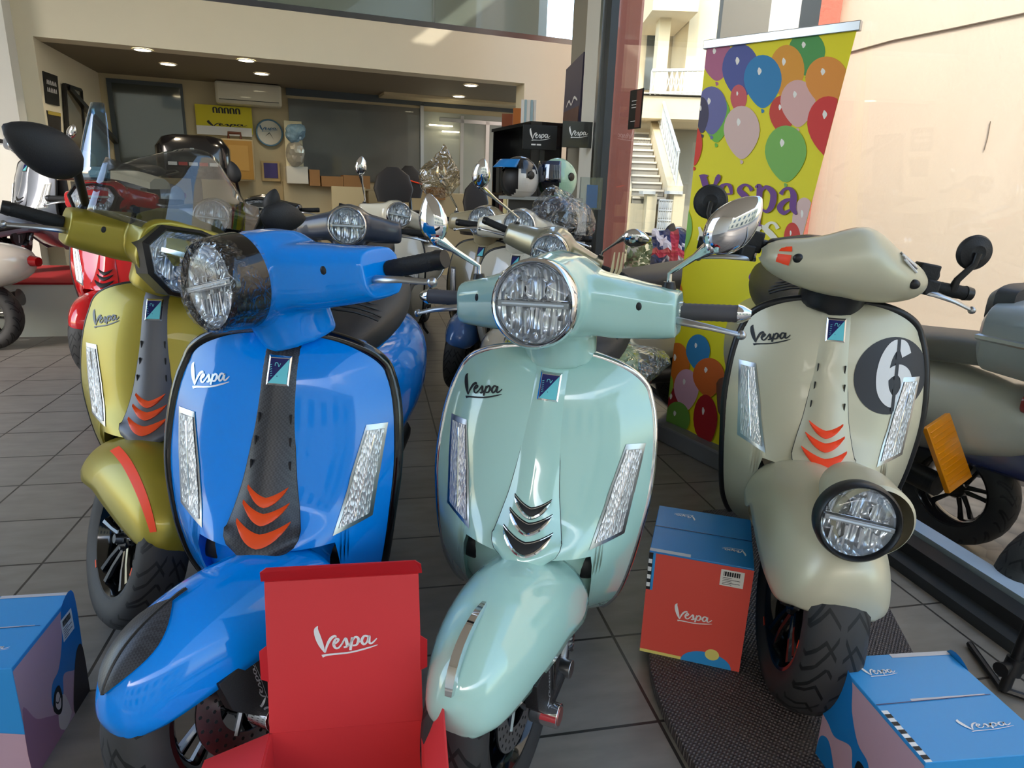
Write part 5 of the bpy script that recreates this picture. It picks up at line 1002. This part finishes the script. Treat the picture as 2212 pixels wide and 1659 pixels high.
for px0, py0, px1, py1, Y, m_, nm, lb in ((1125, 216, 1160, 254, 6.55, white, 'folder_stack', 'white and pale blue folders standing on top of the black shelving'), (1108, 234, 1128, 257, 6.75, mat('orange_wood', (170, 100, 40), .5), 'small_crate', 'small orange wooden crate on top of the black shelving'), (1084, 246, 1108, 262, 6.95, mat('red_brown_wood', (130, 70, 40), .5), 'small_crate', 'low red brown wooden piece beside the orange crate')):
    a, b = aty(px0, py1, Y), aty(px1, py0, Y); z0 = ct+.001; g = MB(); n_ = 5 if nm == 'folder_stack' else 1
    for k in range(n_): x0 = a.x+(b.x-a.x)*k/n_; x1 = a.x+(b.x-a.x)*(k+.85 if n_ > 1 else 1)/n_; g.box(((x0+x1)/2, Y+.1, (z0+b.z)/2), (x1-x0, .2, b.z-z0), m_ if k % 2 == 0 else mat('pale_blue_folder', (160, 190, 204), .5))
    tag(g.build(nm, smooth=False), lb, 'folders' if n_ > 1 else 'crate')
# script signs
def sign(label, px0, py0, px1, py1, Y, yaw, m_, extra=False):
    a, b = aty(px0, py1, Y), aty(px1, py0, Y); w_, h_ = abs(b.x-a.x)/cos(yaw)*.97, b.z-a.z; t = empty('script_sign', ((a.x+b.x)/2, Y, a.z), (0, 0, yaw), label, 'sign')
    g = MB(); g.box((0, 0, h_/2), (w_, .02, h_), m_); g.build('panel', parent=t, smooth=False, bevel=.002)
    g = MB(); vespa_script(g, lambda p, q: Vector((-w_*.28+p*w_*.34, -.012, h_*.42+q*w_*.30)), white, 1.15, .04)
    if extra: [g.box((-w_*.18+w_*.16*k, -.011, h_*.2), (w_*.13, .002, h_*.06), white) for k in range(2)]
    g.build('sign_lettering', parent=t, fix=False)
    if extra: g = MB(); g.box((w_*.1, .02, -a.z/2), (.04, .02, a.z), blackp); g.build('sign_post', parent=t, smooth=False)
sign('black sign with white script lettering standing before the black shelving', 1127, 272, 1205, 322, 5.9, .1, blackd, True)
sign('dark translucent sign with white script hung on the white pillar', 1212, 264, 1286, 318, 5.72, .14, mat('smoked_acrylic', (52, 54, 54), .15, coat=.4))
P = [wp(1221, GB-.05, 0), wp(1260, GB-.05, 0)]
def atb(px, py, b_): d = ray(px, py); t_ = b_/d.dot(B_); return CP+d*t_
P = [atb(1223, 150, GB-.05), atb(1261, 112, GB-.05), atb(1246, 318, GB-.05), atb(1212, 318, GB-.05)]; g = MB(); g.prism(P, B_*.02, mat('blue_grey_poster', (66, 64, 88), .4)); o = g.build('poster', smooth=False); tag(o, 'tall blue grey poster with brown lower half on the right wall', 'poster')
bl = lambda u, v: (P[3].lerp(P[2], u)).lerp(P[0].lerp(P[1], u), v)-B_*.004
g = MB(); g.poly([bl(.03, .02), bl(.97, .02), bl(.97, .45), bl(.03, .45)], mat('brown_poster_print', (92, 64, 56), .5, vary=.4, vscale=10)); ribbon(g, [(.2, .5, .02), (.35, .56, .03), (.5, .5, .02), (.65, .57, .03), (.85, .52, .02)], bl, white); g.build('poster_print', parent=o, fix=False)
P2 = [atb(1363, 196, GB+.02), atb(1392, 190, GB+.02), atb(1384, 277, GB+.02), atb(1357, 280, GB+.02)]; g = MB(); g.prism(P2, B_*-.004, blackd); o = g.build('window_notice', smooth=False); tag(o, 'small black notice with faint lettering stuck on the shop window', 'notice')
b2 = lambda u, v: (P2[3].lerp(P2[2], u)).lerp(P2[0].lerp(P2[1], u), v)-B_*.006
g = MB(); g.poly([b2(.55, .03), b2(.95, .03), b2(.95, .97), b2(.55, .97)], mat('brick_red_print', (110, 62, 54), .5)); [ribbon(g, [(.2, v, .02), (.6, v, .02)], b2, white, straight=True) for v in (.72, .62, .55, .2)]; g.build('notice_print', parent=o, fix=False)
# clear brochure holder on the mullion
P3 = aty(1276, 418, 5.0); t = empty('brochure_holder', P3, (0, 0, .2), 'clear brochure holder with a blue leaflet mounted beside the window upright', 'holder'); g = MB(); g.box((0, 0, 0), (.16, .03, .22), glass_mat('acrylic', (225, 232, 236), 1.2, base=.05)); g.build('holder_box', parent=t, smooth=False); g = MB(); g.box((.01, 0, -.02), (.08, .01, .16), mat('blue_leaflet', (30, 110, 180), .4)); g.build('leaflet', parent=t, smooth=False)
g = MB(); g.box((0, .02, -P3.z/2-.06), (.02, .02, P3.z-.11), blackp); g.build('holder_post', parent=t, smooth=False)
# helmets on a counter
cpos = aty(1160, 430, 4.55); hz = aty(1120, 424, 4.5).z
t = empty('display_counter', (cpos.x+.03, 4.62, 0), (0, 0, -.05), 'narrow dark display counter carrying the helmets', 'counter'); g = MB(); g.box((0, 0, (hz-.02)/2), (.42, .26, hz-.02), mat('dark_counter', (58, 56, 54), .4)); g.build('counter_body', parent=t, smooth=False); g = MB(); g.box((0, 0, hz-.01), (.54, .34, .02), alu); g.build('counter_top', parent=t, smooth=False)
def helmet(label, px, Y, yaw, m_, vis, patch=None, z0=None):
    p = aty(px, 424, Y); t = empty('helmet', (p.x, Y, z0 if z0 is not None else hz), (0, 0, yaw), label, 'helmet'); g = MB(); rows = []
    for i in range(25):
        th_ = pi*.03+pi*.80*i/24; row = []
        for k in range(49):
            a = 2*pi*k/48; fx_ = sin(th_)*cos(a); fy_ = sin(th_)*sin(a); r_ = 1-.04*(th_ > 2.2); row.append((.120*fx_*r_, .135*fy_, .135*cos(th_)+.110))
        rows.append(row)
    mi_ = patch
    for i in range(24):
        for k in range(48):
            a = 2*pi*(k+.5)/48; th_ = pi*.03+pi*.80*(i+.5)/24; fy_ = sin(th_)*sin(a); z_ = cos(th_)
            if fy_ < -.58 and -.8 < z_ < .38: continue
            jag = .25*sin(a*7)+.15*sin(a*13+th_*9)
            mt_ = patch if patch and (z_ > .25+jag*.6 and fy_ < .45) else m_
            g.add([rows[i][k], rows[i][k+1], rows[i+1][k+1], rows[i+1][k]], [(0, 1, 2, 3)], mt_)
    sh = g.build('shell', parent=t, fix=False)
    g = MB(); g.ball((0, .01, .105), (.108, .12, .115), seatm, 20); g.build('lining', parent=t)
    g = MB(); g.grid([[((.118+.012*v/5)*sin(b_), (-.128-(.06 if 'peak' in label else .012)*v/5)*cos(b_), .222-(.05 if 'peak' in label else .13)*v/5) for b_ in [-.95+1.9*q/16 for q in range(17)]] for v in range(6)], vis); g.build('visor', parent=t, solid=.003)
    g = MB(); [g.lathe([(.0, .026), (.008, .024), (.012, .012), (.012, .001)], (.118, 0, .13) if s > 0 else (-.118, 0, .13), 'X', blackp, 18, M=None if s > 0 else Matrix.Translation((-.236*1.0, 0, .26)) @ Matrix.Rotation(pi, 4, 'Y') @ Matrix.Translation((0, 0, 0)) if False else None) for s in (1, -1)]; g.build('pivot_cap', parent=t); return t
helmet('white and black open face helmet with blue peak on the display counter', 1120, 4.5, -.9, mat('white_helmet_shell', (214, 210, 204), .2, coat=.5), mat('blue_peak', (30, 120, 190), .2), mat('black_helmet_paint', (22, 22, 26), .2, coat=.5))
helmet('mint green helmet with blue tinted visor on the display counter', 1202, 4.55, -.8, mat('mint_helmet_shell', (160, 200, 176), .2, coat=.5), glass_mat('blue_visor', (110, 140, 190), 1.2, base=.1))
dh = aty(1205, 478, 3.9); helmet('dark blue helmet bagged in clear plastic in front of the display counter', 1205, 3.9, .3, mat('dark_blue_helmet', (52, 54, 70), .25, coat=.5), clearl, z0=dh.z-.11)
t = empty('display_pedestal', (aty(1205, 424, 3.9).x, 3.9, 0), label='slim black pedestal under the dark bagged helmet', cat='stand'); g = MB(); g.tube([(0, 0, .02), (0, 0, dh.z-.13)], .03, blackp, 12); g.build('column', parent=t); g = MB(); g.lathe([(0, .001), (0, .12), (.02, .12), (.025, .001)], axis='Z', mt=blackp); g.build('base', parent=t); g = MB(); g.lathe([(0, .001), (0, .1), (.015, .1), (.017, .001)], (0, 0, dh.z-.13), 'Z', blackp); g.build('plate', parent=t)
crumple('plastic_bag', 'clear plastic bag wrapped around the dark blue helmet', 'plastic bag', (dh.x, 3.9, dh.z+.01), (.18, .19, .18), 8)
crumple('plastic_bag', 'crumpled yellowish plastic bag pulled over the tan scooter mirror', 'plastic bag', aty(952, 368, 4.0), (.135, .09, .15), 9, m=glass_mat('yellowish_bag', (226, 214, 190), .9, film=10, base=.16), taper=.8)
# cream things on the left
cc = aty(182, 347, 5.4); g = MB(); g.ball((0, 0, 0), (.085, .10, .075), mat('cream_helmet_shell', (214, 188, 146), .3), 24); tag(g.build('helmet', loc=cc), 'plain cream helmet resting on the long pale cover at left', 'helmet')
t = empty('covered_bench', (0, 0, 0), label='long pale cream curved cover standing behind the red scooter', cat='bench'); a, b = aty(150, 372, 5.35), aty(345, 392, 5.6); g = MB(); nseg = 12; rr = []
for k in range(nseg+1): p = a.lerp(b, k/nseg); p.z += .05*sin(pi*k/nseg); rr.append([(p.x+(.0), p.y+q[0], p.z+q[1]) for q in ((-.16, -.06), (-.15, -.01), (-.08, .02), (.08, .02), (.15, -.01), (.16, -.06))])
g.loft(rr, mat('pale_cream_cover', (214, 206, 182), .4)); g.build('cover', parent=t)
for p in (a.lerp(b, .12), a.lerp(b, .88)): g = MB(); g.box((p.x, p.y, (p.z-.06+.41)/2), (.05, .2, p.z-.06-.41), blackp); g.build('leg', parent=t, smooth=False)
# cream tassel hanging at the steel headset mirror
g = MB(); [g.tube([aty(x0, 545, 2.95), aty(x0-6, 585, 2.95), aty(x1, 612, 2.95)], [.005, .012, .003], mat('cream_leather', (226, 208, 164), .6), 6, flat=.4) for x0, x1 in ((1328, 1308), (1338, 1314), (1346, 1320))]; tag(g.build('leather_tassel'), 'pale cream leather tassel hanging below the right chrome mirror', 'tassel')
